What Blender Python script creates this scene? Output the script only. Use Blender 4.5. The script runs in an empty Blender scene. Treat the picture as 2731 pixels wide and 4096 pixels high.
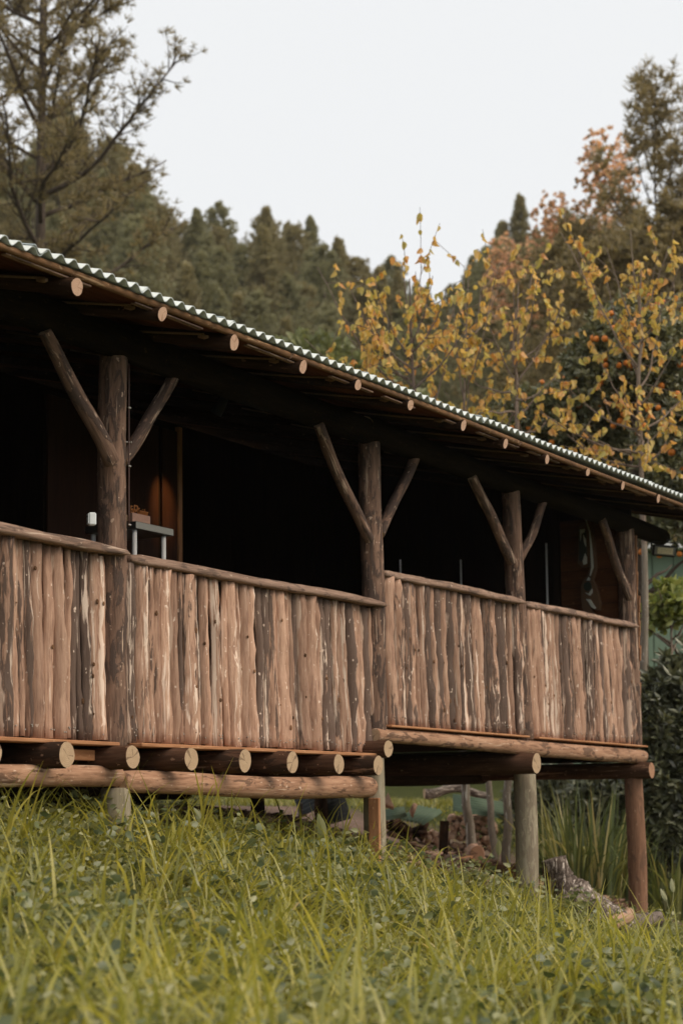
import bpy, math, random
import numpy as np
from mathutils import Matrix, Vector, Quaternion

random.seed(7)
RNG = np.random.default_rng(11)
SC = bpy.context.scene
COL = SC.collection

# ------------------------------------------------------------------ camera
CAM = Vector((-8.505, -6.409, 0.0))
TH, PITCH, ROLL = math.radians(60), math.radians(4.5), math.radians(0.5)
fh = Vector((math.sin(TH), math.cos(TH), 0)); rt = Vector((math.cos(TH), -math.sin(TH), 0)); up = Vector((0, 0, 1))
fw = fh * math.cos(PITCH) + up * math.sin(PITCH)
u2 = up * math.cos(PITCH) - fh * math.sin(PITCH)
cr, sr = math.cos(ROLL), math.sin(ROLL)
r3 = rt * cr - u2 * sr
u3 = u2 * cr + rt * sr
cd = bpy.data.cameras.new('camera')
cam = bpy.data.objects.new('camera', cd); COL.objects.link(cam)
cam.matrix_world = Matrix(((r3.x, u3.x, -fw.x, CAM.x), (r3.y, u3.y, -fw.y, CAM.y), (r3.z, u3.z, -fw.z, CAM.z), (0, 0, 0, 1)))
cd.sensor_fit = 'VERTICAL'; cd.sensor_height = 36; cd.sensor_width = 24
cd.lens = 7450 / 4096 * 36
cd.shift_y = (3240 - 7450 * math.tan(PITCH) - 2048) / 4096
cd.clip_start = 0.1; cd.clip_end = 2000
cd.dof.use_dof = True; cd.dof.focus_distance = 11.3; cd.dof.aperture_fstop = 2.7
SC.camera = cam

# ------------------------------------------------------------------ world, sun, exposure
SUN_EL, SUN_DIR = math.radians(44), Vector((0.14, -1.0, 0))       # direction towards the sun on the ground plane
SUN_DIR.normalize()
w = bpy.data.worlds.new('World'); SC.world = w; w.use_nodes = True
nt = w.node_tree; nt.nodes.clear()
sky = nt.nodes.new('ShaderNodeTexSky'); sky.sky_type = 'NISHITA'; sky.sun_disc = False
sky.sun_elevation = SUN_EL; sky.sun_rotation = math.atan2(SUN_DIR.x, SUN_DIR.y)
mx = nt.nodes.new('ShaderNodeMix'); mx.data_type = 'RGBA'; mx.inputs['Factor'].default_value = 0.96
mx.inputs['B'].default_value = (6.03, 6.11, 6.16, 1)                # the even layer of cloud over the blue sky
bg = nt.nodes.new('ShaderNodeBackground'); bg.inputs['Strength'].default_value = 0.10
wo = nt.nodes.new('ShaderNodeOutputWorld')
nt.links.new(sky.outputs[0], mx.inputs['A']); nt.links.new(mx.outputs['Result'], bg.inputs['Color']); nt.links.new(bg.outputs[0], wo.inputs[0])
sd = bpy.data.lights.new('sun', 'SUN'); sd.energy = 1.5; sd.angle = math.radians(40); sd.color = (1.0, 0.85, 0.68)
sun = bpy.data.objects.new('sun', sd); COL.objects.link(sun)
sv = Vector((SUN_DIR.x * math.cos(SUN_EL), SUN_DIR.y * math.cos(SUN_EL), math.sin(SUN_EL)))
sun.rotation_euler = (-sv).to_track_quat('-Z', 'Y').to_euler()
vs = SC.view_settings
vs.view_transform = 'Standard'; vs.look = 'None'; vs.gamma = 1; vs.exposure = 0.60; vs.use_curve_mapping = False
SC.cycles.max_bounces = 8; SC.cycles.transparent_max_bounces = 8; SC.cycles.use_denoising = True

# ------------------------------------------------------------------ object helpers
WM = {}
def place(o, parent, M):
    WM[o.name] = M.copy()
    if parent is not None:
        o.parent = parent
        o.matrix_basis = WM[parent.name].inverted() @ M
    else:
        o.matrix_basis = M
    COL.objects.link(o)
    return o
def T(x, y=0, z=0):
    return Matrix.Translation(Vector(x) if y == 0 and z == 0 and hasattr(x, '__len__') else Vector((x, y, z)))
def RZ(a): return Matrix.Rotation(a, 4, 'Z')
def tag(o, label=None, cat=None, group=None, kind=None):
    if label: o['label'] = label
    if cat: o['category'] = cat
    if group: o['group'] = group
    if kind: o['kind'] = kind
    return o
def empty(name, loc, label, cat, group=None, rz=0.0):
    o = bpy.data.objects.new(name, None)
    o.empty_display_size = 0.1
    place(o, None, T(loc) @ RZ(rz))
    return tag(o, label, cat, group)
def mesh(name, V, polys, smooth=False, mat_idx=None):
    """V (n,3); polys: list of (m,k) index arrays; mat_idx: list of material numbers, one per array"""
    me = bpy.data.meshes.new(name)
    V = np.asarray(V, dtype=np.float32)
    polys = [np.asarray(p, dtype=np.int32) for p in polys if len(p)]
    me.vertices.add(len(V)); me.vertices.foreach_set('co', V.ravel())
    loops = np.concatenate([p.ravel() for p in polys])
    cnt = np.concatenate([np.full(len(p), p.shape[1], dtype=np.int32) for p in polys])
    st = np.concatenate([[0], np.cumsum(cnt)[:-1]]).astype(np.int32)
    me.loops.add(len(loops)); me.loops.foreach_set('vertex_index', loops)
    me.polygons.add(len(cnt)); me.polygons.foreach_set('loop_start', st); me.polygons.foreach_set('loop_total', cnt)
    if mat_idx is not None:
        mi = np.concatenate([np.full(len(p), m, dtype=np.int32) for p, m in zip(polys, mat_idx)])
        me.polygons.foreach_set('material_index', mi)
    if smooth is not False:
        if smooth is True: sm = np.ones(len(cnt), dtype=bool)
        else: sm = np.concatenate([np.full(len(p), s, dtype=bool) for p, s in zip(polys, smooth)])
        me.polygons.foreach_set('use_smooth', sm)
    me.update(calc_edges=True); me.validate()
    return me
def obj(name, me, mats, parent=None, M=None):
    o = bpy.data.objects.new(name, me)
    if not isinstance(mats, (list, tuple)): mats = [mats]
    if len(me.materials) == 0:
        for m in mats: me.materials.append(m)
    return place(o, parent, Matrix.Identity(4) if M is None else M)

class MB:
    """collects shapes into one mesh"""
    def __init__(s): s.V = []; s.n = 0; s.P = []; s.m = []; s.s = []
    def add(s, V, polys, mat=0, smooth=False):
        V = np.asarray(V, float)
        for p in polys:
            if len(p): s.P.append(np.asarray(p, dtype=np.int64) + s.n); s.m.append(mat); s.s.append(smooth)
        s.V.append(V); s.n += len(V)
    def box(s, c, d, R=None, mat=0, bev=0.0):
        hx, hy, hz = d[0] / 2, d[1] / 2, d[2] / 2
        if bev > 0:
            b = min(bev, hx * .9, hy * .9, hz * .9); V = []
            for sx in (-1, 1):
                for sy in (-1, 1):
                    for sz in (-1, 1):
                        V += [(sx * hx, sy * (hy - b), sz * (hz - b)), (sx * (hx - b), sy * hy, sz * (hz - b)), (sx * (hx - b), sy * (hy - b), sz * hz)]
            V = np.array(V)
            I = lambda x, y, z, k: ((x * 2 + y) * 2 + z) * 3 + k
            F = []
            F += [(I(a, 0, 0, 0), I(a, 1, 0, 0), I(a, 1, 1, 0), I(a, 0, 1, 0)) for a in (0, 1)]
            F += [(I(0, a, 0, 1), I(1, a, 0, 1), I(1, a, 1, 1), I(0, a, 1, 1)) for a in (0, 1)]
            F += [(I(0, 0, a, 2), I(1, 0, a, 2), I(1, 1, a, 2), I(0, 1, a, 2)) for a in (0, 1)]
            for a in (0, 1):
                for b_ in (0, 1):
                    F += [(I(0, a, b_, 1), I(1, a, b_, 1), I(1, a, b_, 2), I(0, a, b_, 2)),
                          (I(a, 0, b_, 0), I(a, 1, b_, 0), I(a, 1, b_, 2), I(a, 0, b_, 2)),
                          (I(a, b_, 0, 0), I(a, b_, 1, 0), I(a, b_, 1, 1), I(a, b_, 0, 1))]
            Tr = [(I(x, y, z, 0), I(x, y, z, 1), I(x, y, z, 2)) for x in (0, 1) for y in (0, 1) for z in (0, 1)]
            polys = [F, Tr]
        else:
            V = np.array([(x * hx, y * hy, z * hz) for x in (-1, 1) for y in (-1, 1) for z in (-1, 1)])
            polys = [[(0, 1, 3, 2), (4, 6, 7, 5), (0, 4, 5, 1), (2, 3, 7, 6), (0, 2, 6, 4), (1, 5, 7, 3)]]
        if R is not None: V = V @ np.array(R.to_3x3()).T
        s.add(V + np.array(c), polys, mat)
    def tube(s, P, R, k=6, mat=0, cap=True, capmat=None):
        P = np.asarray(P, float); n = len(P); R = np.broadcast_to(np.asarray(R, float), (n,))
        t = np.gradient(P, axis=0); t /= np.linalg.norm(t, axis=1)[:, None] + 1e-9
        a = np.array([0, 0, 1.]) if abs(t[0, 2]) < .9 else np.array([1., 0, 0])
        u = np.cross(t, a); u /= np.linalg.norm(u, axis=1)[:, None] + 1e-9
        v = np.cross(t, u)
        th = np.arange(k) * 2 * math.pi / k
        V = P[:, None] + R[:, None, None] * (np.cos(th)[None, :, None] * u[:, None] + np.sin(th)[None, :, None] * v[:, None])
        i = np.arange(n - 1)[:, None] * k; j = np.arange(k)[None]; j2 = (j + 1) % k
        Q = np.stack([i + j, i + j2, i + k + j2, i + k + j], -1).reshape(-1, 4)
        b = s.n
        s.add(V.reshape(-1, 3), [Q], mat, True)
        if cap:
            s.P.append(np.array([np.arange(k)[::-1] + b, np.arange(k) + b + (n - 1) * k])); s.m.append(mat if capmat is None else capmat); s.s.append(False)
    def data(s, name): return mesh(name, np.concatenate(s.V), s.P, s.s, s.m)

def build(name, mb, mats, parent=None, M=None):
    """mesh placed so that its local frame sits at M (vertices given in M's frame)"""
    return obj(name, mb.data(name), mats, parent, M)

def wob(rng, t, amp, freqs=(1, 2.3, 4.1)):
    return sum(amp / (i + 1) * np.sin(f * t * 2 * math.pi + rng.uniform(0, 6.28)) for i, f in enumerate(freqs))

def log_mesh(name, L, r0, r1, rng, k=16, nl=14, rough=.05, bend=.012, knots=2, chamfer=.06):
    """a round log along local +Z from 0 to L; sides material 0, sawn ends material 1"""
    z = np.linspace(0, L, nl); th = np.arange(k) * 2 * math.pi / k
    r = np.linspace(r0, r1, nl)
    rad = r[:, None] * np.ones((1, k))
    ph = rng.uniform(0, 6.28, 6)
    for i, f in enumerate((2, 3, 5)):
        rad *= 1 + rough / (i + 1) * np.sin(f * th[None] + ph[i] + 1.3 * np.sin(z[:, None] * (1.1 + i) + ph[i + 3]))
    rad *= 1 + rough * .4 * rng.normal(size=(nl, k)) * .5
    for _ in range(knots):
        zz, tt = rng.uniform(.1 * L, .9 * L), rng.uniform(0, 6.28)
        d = (z[:, None] - zz) ** 2 / (.05 ** 2) + (np.angle(np.exp(1j * (th[None] - tt))) / .35) ** 2
        rad *= 1 + .13 * np.exp(-d)
    rad[0] *= 1 - chamfer * .5; rad[-1] *= 1 - chamfer * .5
    bx = wob(rng, z / L, bend, (.6, 1.3)); by = wob(rng, z / L, bend, (.6, 1.3))
    bx -= np.linspace(bx[0], bx[-1], nl); by -= np.linspace(by[0], by[-1], nl)
    V = np.stack([rad * np.cos(th) + bx[:, None], rad * np.sin(th) + by[:, None], np.repeat(z[:, None], k, 1)], -1).reshape(-1, 3)
    i = np.arange(nl - 1)[:, None] * k; j = np.arange(k)[None]; j2 = (j + 1) % k
    Q = np.stack([i + j, i + j2, i + k + j2, i + k + j], -1).reshape(-1, 4)
    # ragged sawn faces
    n0 = len(V)
    e0 = V[:k].copy(); e1 = V[-k:].copy()
    e0[:, :2] *= 1 - chamfer; e1[:, :2] = (e1[:, :2] - [bx[-1], by[-1]]) * (1 - chamfer) + [bx[-1], by[-1]]
    e0[:, 2] -= .006; e1[:, 2] += .006
    V = np.concatenate([V, e0, e1])
    jj = np.arange(k); jn = (jj + 1) % k
    Qa = np.stack([n0 + jj, n0 + jn, jn, jj], -1)
    Qb = np.stack([(nl - 1) * k + jj, (nl - 1) * k + jn, n0 + k + jn, n0 + k + jj], -1)
    caps = np.array([n0 + jj[::-1], n0 + k + jj])
    return mesh(name, V, [Q, Qa, Qb, caps], [True, True, True, False], [0, 0, 0, 1])

def log(name, p0, p1, r0, r1, mats, parent, rng, spin=None, **kw):
    p0, p1 = Vector(p0), Vector(p1); d = p1 - p0
    q = d.to_track_quat('Z', 'Y')
    M = Matrix.Translation(p0) @ q.to_matrix().to_4x4() @ RZ(rng.uniform(0, 6.28) if spin is None else spin)
    return obj(name, log_mesh(name, d.length, r0, r1, rng, **kw), mats, parent, M)

# ------------------------------------------------------------------ materials
def newmat(name):
    m = bpy.data.materials.new(name); m.use_nodes = True; t = m.node_tree; t.nodes.clear()
    return m, t
def N(t, typ, **kw):
    n = t.nodes.new(typ)
    for k, v in kw.items():
        if k in n.inputs.keys() if hasattr(n.inputs, 'keys') else False: n.inputs[k].default_value = v
        else: setattr(n, k, v)
    return n
def L(t, a, b): t.links.new(a, b)
def ramp(t, fac, stops, interp='LINEAR'):
    n = t.nodes.new('ShaderNodeValToRGB'); n.color_ramp.interpolation = interp
    e = n.color_ramp.elements
    while len(e) > 1: e.remove(e[0])
    for i, (p, c) in enumerate(stops):
        c = (c, c, c, 1) if not hasattr(c, '__len__') else (*c[:3], 1)
        if i == 0: e[0].position = p; e[0].color = c
        else: x = e.new(p); x.color = c
    L(t, fac, n.inputs[0]); return n.outputs[0]
def noise(t, vec, scale, detail=4, rough=.55, dist=0):
    n = t.nodes.new('ShaderNodeTexNoise'); n.inputs['Scale'].default_value = scale; n.inputs['Detail'].default_value = detail
    n.inputs['Roughness'].default_value = rough; n.inputs['Distortion'].default_value = dist
    if vec is not None: L(t, vec, n.inputs['Vector'])
    return n.outputs[0]
def math_(t, op, a, b=None, clamp=False):
    n = t.nodes.new('ShaderNodeMath'); n.operation = op; n.use_clamp = clamp
    for i, x in enumerate((a, b)):
        if x is None: continue
        if isinstance(x, (int, float)): n.inputs[i].default_value = x
        else: L(t, x, n.inputs[i])
    return n.outputs[0]
def mix(t, fac, a, b, blend='MIX'):
    n = t.nodes.new('ShaderNodeMix'); n.data_type = 'RGBA'; n.blend_type = blend
    for k, x in (('Factor', fac), ('A', a), ('B', b)):
        if isinstance(x, (int, float)): n.inputs[k].default_value = x if k == 'Factor' else (x, x, x, 1)
        elif isinstance(x, (tuple, list)): n.inputs[k].default_value = (*x[:3], 1)
        else: L(t, x, n.inputs[k])
    return n.outputs['Result']
def coords(t, scale=(1, 1, 1), rnd=True):
    tc = t.nodes.new('ShaderNodeTexCoord'); mp = t.nodes.new('ShaderNodeMapping'); mp.inputs['Scale'].default_value = scale
    v = tc.outputs['Object']
    oi = t.nodes.new('ShaderNodeObjectInfo')
    if rnd:
        ad = t.nodes.new('ShaderNodeVectorMath'); ad.operation = 'ADD'
        ml = math_(t, 'MULTIPLY', oi.outputs['Random'], 37.0)
        cb = t.nodes.new('ShaderNodeCombineXYZ'); L(t, ml, cb.inputs[0]); L(t, ml, cb.inputs[1]); L(t, ml, cb.inputs[2])
        L(t, v, mp.inputs['Vector']); L(t, mp.outputs[0], ad.inputs[0]); L(t, cb.outputs[0], ad.inputs[1])
        return ad.outputs[0], oi.outputs['Random'], v
    L(t, v, mp.inputs['Vector'])
    return mp.outputs[0], oi.outputs['Random'], v
def finish(t, m, col, rough=.8, bump=None, bstr=.3, bdist=.01, spec=.25, metal=0.0):
    p = t.nodes.new('ShaderNodeBsdfPrincipled'); o = t.nodes.new('ShaderNodeOutputMaterial')
    if isinstance(col, (tuple, list)): p.inputs['Base Color'].default_value = (*col[:3], 1)
    else: L(t, col, p.inputs['Base Color'])
    if isinstance(rough, (int, float)): p.inputs['Roughness'].default_value = rough
    else: L(t, rough, p.inputs['Roughness'])
    p.inputs['Specular IOR Level'].default_value = spec; p.inputs['Metallic'].default_value = metal
    if bump is not None:
        b = t.nodes.new('ShaderNodeBump'); b.inputs['Strength'].default_value = bstr; b.inputs['Distance'].default_value = bdist
        L(t, bump, b.inputs['Height']); L(t, b.outputs[0], p.inputs['Normal'])
    L(t, p.outputs[0], o.inputs[0]); return m

def wood(name, dark, mid, light, bark=(.06, .042, .034), pale=(.58, .45, .34), barkamt=.40, paleamt=.30, var=.5, bstr=.5, rough=.82, spec=.2, brnd=.40, prnd=.26, bz=.28, pz=.10, edge=False):
    """weathered timber, grain along local Z: fine streaks, patches of old bark, pale peeled strips"""
    m, t = newmat(name)
    v, rnd, raw = coords(t, (1, 1, .10))
    fine = noise(t, v, 60, 6, .65)
    mid_n = noise(t, v, 17, 4, .6, .3)
    col = ramp(t, math_(t, 'ADD', math_(t, 'MULTIPLY', fine, .55), math_(t, 'MULTIPLY', mid_n, .45)), [(.36, dark), (.5, mid), (.64, light)])
    v2, _, _ = coords(t, (1, 1, bz))
    bn = noise(t, v2, 17, 6, .66, .6)
    bsh = math_(t, 'SUBTRACT', math_(t, 'MULTIPLY', math_(t, 'FRACT', math_(t, 'MULTIPLY', rnd, 7.31)), brnd), brnd / 2)
    bfac = math_(t, 'ADD', bn, bsh)
    bm = ramp(t, bfac, [(1 - barkamt - .01, 0), (1 - barkamt + .035, 1)])
    col = mix(t, math_(t, 'MULTIPLY', bm, .92), col, mix(t, fine, bark, tuple(c * 2.0 for c in bark)))
    v3, _, _ = coords(t, (1.3, 1.3, pz))
    pn = noise(t, v3, 26, 5, .62, .5)
    psh = math_(t, 'SUBTRACT', math_(t, 'MULTIPLY', math_(t, 'FRACT', math_(t, 'MULTIPLY', rnd, 23.7)), prnd), prnd / 2)
    pm = ramp(t, math_(t, 'ADD', pn, psh), [(1 - paleamt - .01, 0), (1 - paleamt + .04, 1)])
    col = mix(t, math_(t, 'MULTIPLY', pm, .9), col, pale)
    if edge:        # sawn sapwood showing along the two edges of a slab
        tg = t.nodes.new('ShaderNodeTexCoord'); sg = t.nodes.new('ShaderNodeSeparateXYZ'); L(t, tg.outputs['Generated'], sg.inputs[0])
        ex = math_(t, 'ABSOLUTE', math_(t, 'SUBTRACT', math_(t, 'MULTIPLY', sg.outputs[0], 2), 1))
        v5, _, _ = coords(t, (.4, .4, .09)); en = noise(t, v5, 22, 4, .6)
        sh = math_(t, 'MULTIPLY', math_(t, 'FRACT', math_(t, 'MULTIPLY', rnd, 41.3)), .5)
        ef = math_(t, 'ADD', math_(t, 'SUBTRACT', ex, sh), math_(t, 'MULTIPLY', math_(t, 'SUBTRACT', en, .5), 1.6))
        col = mix(t, math_(t, 'MULTIPLY', ramp(t, ef, [(.60, 0), (.68, 1)]), .8), col, mix(t, fine, light, pale))
    v4, _, _ = coords(t, (1, 1, .6))
    sp = noise(t, v4, 38, 3, .5)
    col = mix(t, ramp(t, sp, [(.67, 0), (.70, .85)]), col, pale)
    val = math_(t, 'ADD', math_(t, 'MULTIPLY', rnd, var), 1 - var / 2)
    col = mix(t, 1.0, col, mixval(t, val), 'MULTIPLY')
    h = math_(t, 'ADD', math_(t, 'MULTIPLY', fine, .5), math_(t, 'ADD', math_(t, 'MULTIPLY', bm, .35), math_(t, 'MULTIPLY', mid_n, .6)))
    return finish(t, m, col, rough, h, bstr, .012, spec)
def mixval(t, val):
    cb = t.nodes.new('ShaderNodeCombineColor'); 
    for i in range(3): L(t, val, cb.inputs[i])
    return cb.outputs[0]

def endgrain(name, c0, c1, crack=(.07, .04, .025)):
    m, t = newmat(name)
    v, rnd, raw = coords(t)
    sx = t.nodes.new('ShaderNodeSeparateXYZ'); L(t, raw, sx.inputs[0])
    x, y = sx.outputs[0], sx.outputs[1]
    r = math_(t, 'SQRT', math_(t, 'ADD', math_(t, 'MULTIPLY', x, x), math_(t, 'MULTIPLY', y, y)))
    nn = noise(t, v, 18, 3, .6)
    rings = math_(t, 'SINE', math_(t, 'ADD', math_(t, 'MULTIPLY', r, 620), math_(t, 'MULTIPLY', nn, 7)))
    big = noise(t, v, 30, 4, .6)
    col = mix(t, math_(t, 'ADD', math_(t, 'MULTIPLY', rings, .16), math_(t, 'MULTIPLY', big, .8), True), c0, c1)
    ang = math_(t, 'ARCTAN2', y, x)
    wig = math_(t, 'MULTIPLY', noise(t, v, 45, 2), .5)
    tot = None
    for k, kr, w_ in ((0.0, 1.0, .0030), (2.2, 5.37, .0022), (4.1, 9.71, .0016)):
        rk = math_(t, 'FRACT', math_(t, 'MULTIPLY', rnd, kr * 11.3))
        a = math_(t, 'ADD', math_(t, 'ADD', ang, math_(t, 'MULTIPLY', rk, 6.28)), math_(t, 'ADD', wig, k))
        s = math_(t, 'ABSOLUTE', math_(t, 'MULTIPLY', math_(t, 'SINE', math_(t, 'MULTIPLY', a, .5)), r))
        wv = math_(t, 'MULTIPLY', math_(t, 'ADD', rk, .25), w_ * 26)
        thr = math_(t, 'MULTIPLY', math_(t, 'ADD', r, .012), wv)
        f = math_(t, 'LESS_THAN', s, thr)
        f = math_(t, 'MULTIPLY', f, math_(t, 'GREATER_THAN', math_(t, 'ADD', math_(t, 'MULTIPLY', rk, .07), .012), math_(t, 'ABSOLUTE', math_(t, 'SUBTRACT', r, math_(t, 'MULTIPLY', rk, .035)))))
        tot = f if tot is None else math_(t, 'MAXIMUM', tot, f)
    edge = ramp(t, r, [(.9, 0), (1, 0)])
    col = mix(t, math_(t, 'MULTIPLY', tot, .62), col, crack)
    return finish(t, m, col, .85, big, .2, .004, .15)

def plain(name, col, rough=.7, var=.12, scale=25, bstr=.15, spec=.3, metal=0.0, rnd=.0):
    m, t = newmat(name)
    v, r_, raw = coords(t)
    n = noise(t, v, scale, 4, .6)
    c = mix(t, n, tuple(x * (1 - var) for x in col), tuple(min(1, x * (1 + var)) for x in col))
    if rnd: c = mix(t, 1.0, c, mixval(t, math_(t, 'ADD', math_(t, 'MULTIPLY', r_, rnd), 1 - rnd / 2)), 'MULTIPLY')
    return finish(t, m, c, rough, n, bstr, .004, spec, metal)

def leafmat(name, stops, trans=.35, gloss=.06, island=True, rough=.5, big=0):
    m, t = newmat(name)
    g = t.nodes.new('ShaderNodeNewGeometry'); oi = t.nodes.new('ShaderNodeObjectInfo')
    f = g.outputs['Random Per Island'] if island else oi.outputs['Random']
    if not island:
        tc = t.nodes.new('ShaderNodeTexCoord')
        f = math_(t, 'ADD', math_(t, 'MULTIPLY', f, .8), math_(t, 'MULTIPLY', noise(t, tc.outputs['Object'], 16, 2), .4))
        f = math_(t, 'SUBTRACT', f, .1)
    if big:
        tc = t.nodes.new('ShaderNodeTexCoord')
        f = math_(t, 'ADD', math_(t, 'MULTIPLY', f, .55), math_(t, 'MULTIPLY', ramp(t, noise(t, tc.outputs['Object'], big, 3), [(.3, 0), (.7, 1)]), .45))
    col = ramp(t, f, stops)
    d = t.nodes.new('ShaderNodeBsdfDiffuse'); L(t, col, d.inputs[0])
    tr = t.nodes.new('ShaderNodeBsdfTranslucent'); L(t, mix(t, 1.0, col, (1.15, 1.1, .75), 'MULTIPLY'), tr.inputs[0])
    s = t.nodes.new('ShaderNodeMixShader'); s.inputs[0].default_value = trans; L(t, d.outputs[0], s.inputs[1]); L(t, tr.outputs[0], s.inputs[2])
    gl = t.nodes.new('ShaderNodeBsdfGlossy'); gl.inputs['Roughness'].default_value = rough; gl.inputs[0].default_value = (.9, .9, .9, 1)
    s2 = t.nodes.new('ShaderNodeMixShader'); s2.inputs[0].default_value = gloss; L(t, s.outputs[0], s2.inputs[1]); L(t, gl.outputs[0], s2.inputs[2])
    o = t.nodes.new('ShaderNodeOutputMaterial'); L(t, s2.outputs[0], o.inputs[0])
    return m

M_SLAT = wood('slat_wood', (.235, .136, .094), (.44, .27, .188), (.565, .37, .265), bark=(.078, .054, .043), pale=(.78, .62, .50), barkamt=.44, paleamt=.39, var=.46, bstr=.75, brnd=.50, prnd=.2, bz=.10, pz=.055, edge=True)
M_RAIL = wood('rail_wood', (.17, .108, .078), (.30, .195, .142), (.42, .28, .21), bark=(.10, .068, .053), pale=(.56, .43, .33), barkamt=.48, paleamt=.36, var=.2, brnd=.1, prnd=.1)
M_POST = wood('post_wood', (.105, .064, .046), (.205, .125, .088), (.30, .185, .13), bark=(.055, .038, .031), pale=(.58, .42, .31), barkamt=.51, paleamt=.40, var=.15, bstr=.7, brnd=.06, prnd=.05)
M_BEAM = wood('peeled_log_wood', (.21, .112, .066), (.40, .225, .138), (.50, .305, .195), bark=(.10, .058, .038), pale=(.66, .48, .35), barkamt=.42, paleamt=.38, var=.1, bstr=.6, brnd=.08, prnd=.06)
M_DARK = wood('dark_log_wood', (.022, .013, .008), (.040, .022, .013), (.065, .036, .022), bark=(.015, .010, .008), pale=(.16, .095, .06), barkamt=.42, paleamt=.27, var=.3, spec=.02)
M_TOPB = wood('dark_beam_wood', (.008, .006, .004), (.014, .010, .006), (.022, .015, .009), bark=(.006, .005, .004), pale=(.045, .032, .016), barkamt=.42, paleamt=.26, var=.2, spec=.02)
M_JOIST = wood('joist_wood', (.05, .026, .016), (.085, .044, .027), (.13, .07, .045), bark=(.03, .018, .012), pale=(.34, .2, .13), barkamt=.42, paleamt=.30, var=.3, spec=.06)
M_STILT = wood('treated_post_wood', (.20, .17, .115), (.30, .255, .175), (.37, .32, .235), bark=(.15, .12, .085), pale=(.44, .37, .27), barkamt=.30, paleamt=.28, var=.12, bstr=.3)
M_STILTR = wood('red_post_wood', (.15, .075, .045), (.24, .125, .075), (.31, .17, .105), bark=(.10, .055, .035), pale=(.38, .25, .16), barkamt=.34, paleamt=.24, var=.1, bstr=.35)
M_END = endgrain('sawn_end', (.36, .24, .145), (.62, .46, .30), (.13, .08, .05))
M_ENDP = endgrain('sawn_rafter_end', (.52, .33, .225), (.68, .46, .33), (.34, .19, .12))
M_ENDW = endgrain('split_wood_end', (.74, .48, .33), (.90, .67, .50), (.55, .33, .22))
M_ENDR = endgrain('sawn_red_end', (.36, .19, .11), (.46, .27, .17))
M_PLANK = wood('sawn_orange_plank', (.30, .14, .07), (.44, .21, .10), (.52, .28, .15), bark=(.22, .10, .05), pale=(.60, .36, .20), barkamt=.26, paleamt=.25, var=.15, bstr=.2)
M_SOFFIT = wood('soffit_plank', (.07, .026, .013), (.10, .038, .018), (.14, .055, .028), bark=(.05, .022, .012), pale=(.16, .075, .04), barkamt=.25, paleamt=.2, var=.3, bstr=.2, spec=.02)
M_LATH = wood('lath_wood', (.13, .07, .035), (.20, .105, .05), (.28, .155, .08), bark=(.10, .055, .03), pale=(.5, .33, .19), barkamt=.3, paleamt=.27, var=.2)
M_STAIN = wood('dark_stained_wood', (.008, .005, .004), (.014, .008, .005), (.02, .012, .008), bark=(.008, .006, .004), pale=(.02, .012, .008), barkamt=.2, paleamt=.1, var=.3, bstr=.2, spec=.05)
M_INNER = wood('orange_wall_wood', (.075, .026, .009), (.11, .04, .013), (.15, .056, .019), bark=(.08, .03, .011), pale=(.22, .09, .035), barkamt=.25, paleamt=.2, var=.25, bstr=.15)
M_CAB = wood('varnished_door_wood', (.026, .009, .004), (.036, .013, .006), (.048, .019, .008), bark=(.024, .009, .005), pale=(.05, .02, .009), barkamt=.2, paleamt=.15, var=.1, bstr=.1, rough=.6, spec=.12)
M_SHINGLE = wood('shingle_wood', (.26, .12, .06), (.38, .19, .10), (.46, .25, .14), bark=(.2, .1, .055), pale=(.5, .3, .17), barkamt=.25, paleamt=.2, var=.3)
M_KNOT = plain('knot_wood', (.16, .085, .045), .85, .6, 110, .4, .1, 0, 1.2)
M_GREY = wood('weathered_grey_wood', (.11, .085, .068), (.22, .175, .145), (.34, .27, .22), bark=(.050, .036, .028), pale=(.72, .62, .53), barkamt=.50, paleamt=.41, var=.2, bstr=.8, brnd=.08, prnd=.06)
M_CHOP = wood('chopped_wood', (.36, .21, .14), (.52, .32, .22), (.62, .41, .29), bark=(.22, .12, .08), pale=(.6, .44, .33), barkamt=.3, paleamt=.3, var=.3)
def zinc():
    m, t = newmat('galvanised_sheet')
    v, rnd, raw = coords(t)
    n = noise(t, v, 9, 5, .6); n2 = noise(t, v, 60, 3)
    col = mix(t, n, (.46, .51, .51), (.62, .67, .67))
    return finish(t, m, col, .55, n2, .05, .002, .4, .25)
M_ZINC = zinc()
M_GSHEET = plain('green_sheet_paint', (.125, .18, .115), .55, .25, 8, .1, .3)
M_DSHEET = plain('black_sheet', (.02, .022, .02), .6, .4, 8, .1, .3)
M_STEEL = plain('brushed_steel', (.30, .28, .24), .45, .06, 30, .03, .5, 1.0)
M_CHROME = plain('chrome_tube', (.82, .82, .80), .35, .03, 30, .0, .5, .25)
M_WHITE = plain('white_plastic', (.74, .78, .78), .45, .03, 10, .0, .4)
M_BLACK = plain('black_plastic', (.02, .022, .022), .5, .2, 10, .05, .4)
M_LED = plain('led_panel', (.16, .15, .12), .35, .05, 10, .0, .4)
M_CHIP = plain('led_chip', (.80, .70, .42), .5, .05, 10, .0, .3)
M_CABLE = plain('brown_cable', (.10, .055, .045), .5, .1, 10, .0, .3)
M_NAIL = plain('nail_steel', (.6, .56, .5), .4, .1, 10, .0, .5, .9)
M_LETTER = plain('orange_letters', (.36, .13, .03), .6, .1, 20, .05, .3)
M_SIGNB = plain('pink_sign_board', (.40, .24, .18), .8, .25, 60, .2, .2)
M_ROPE = plain('rope_fibre', (.22, .14, .08), .95, .4, 80, .6, .1)
M_CARVE = plain('carved_wood', (.15, .085, .045), .6, .25, 25, .2, .3)
M_INLAY = plain('pale_inlay', (.62, .62, .54), .4, .1, 25, .05, .4)
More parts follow.
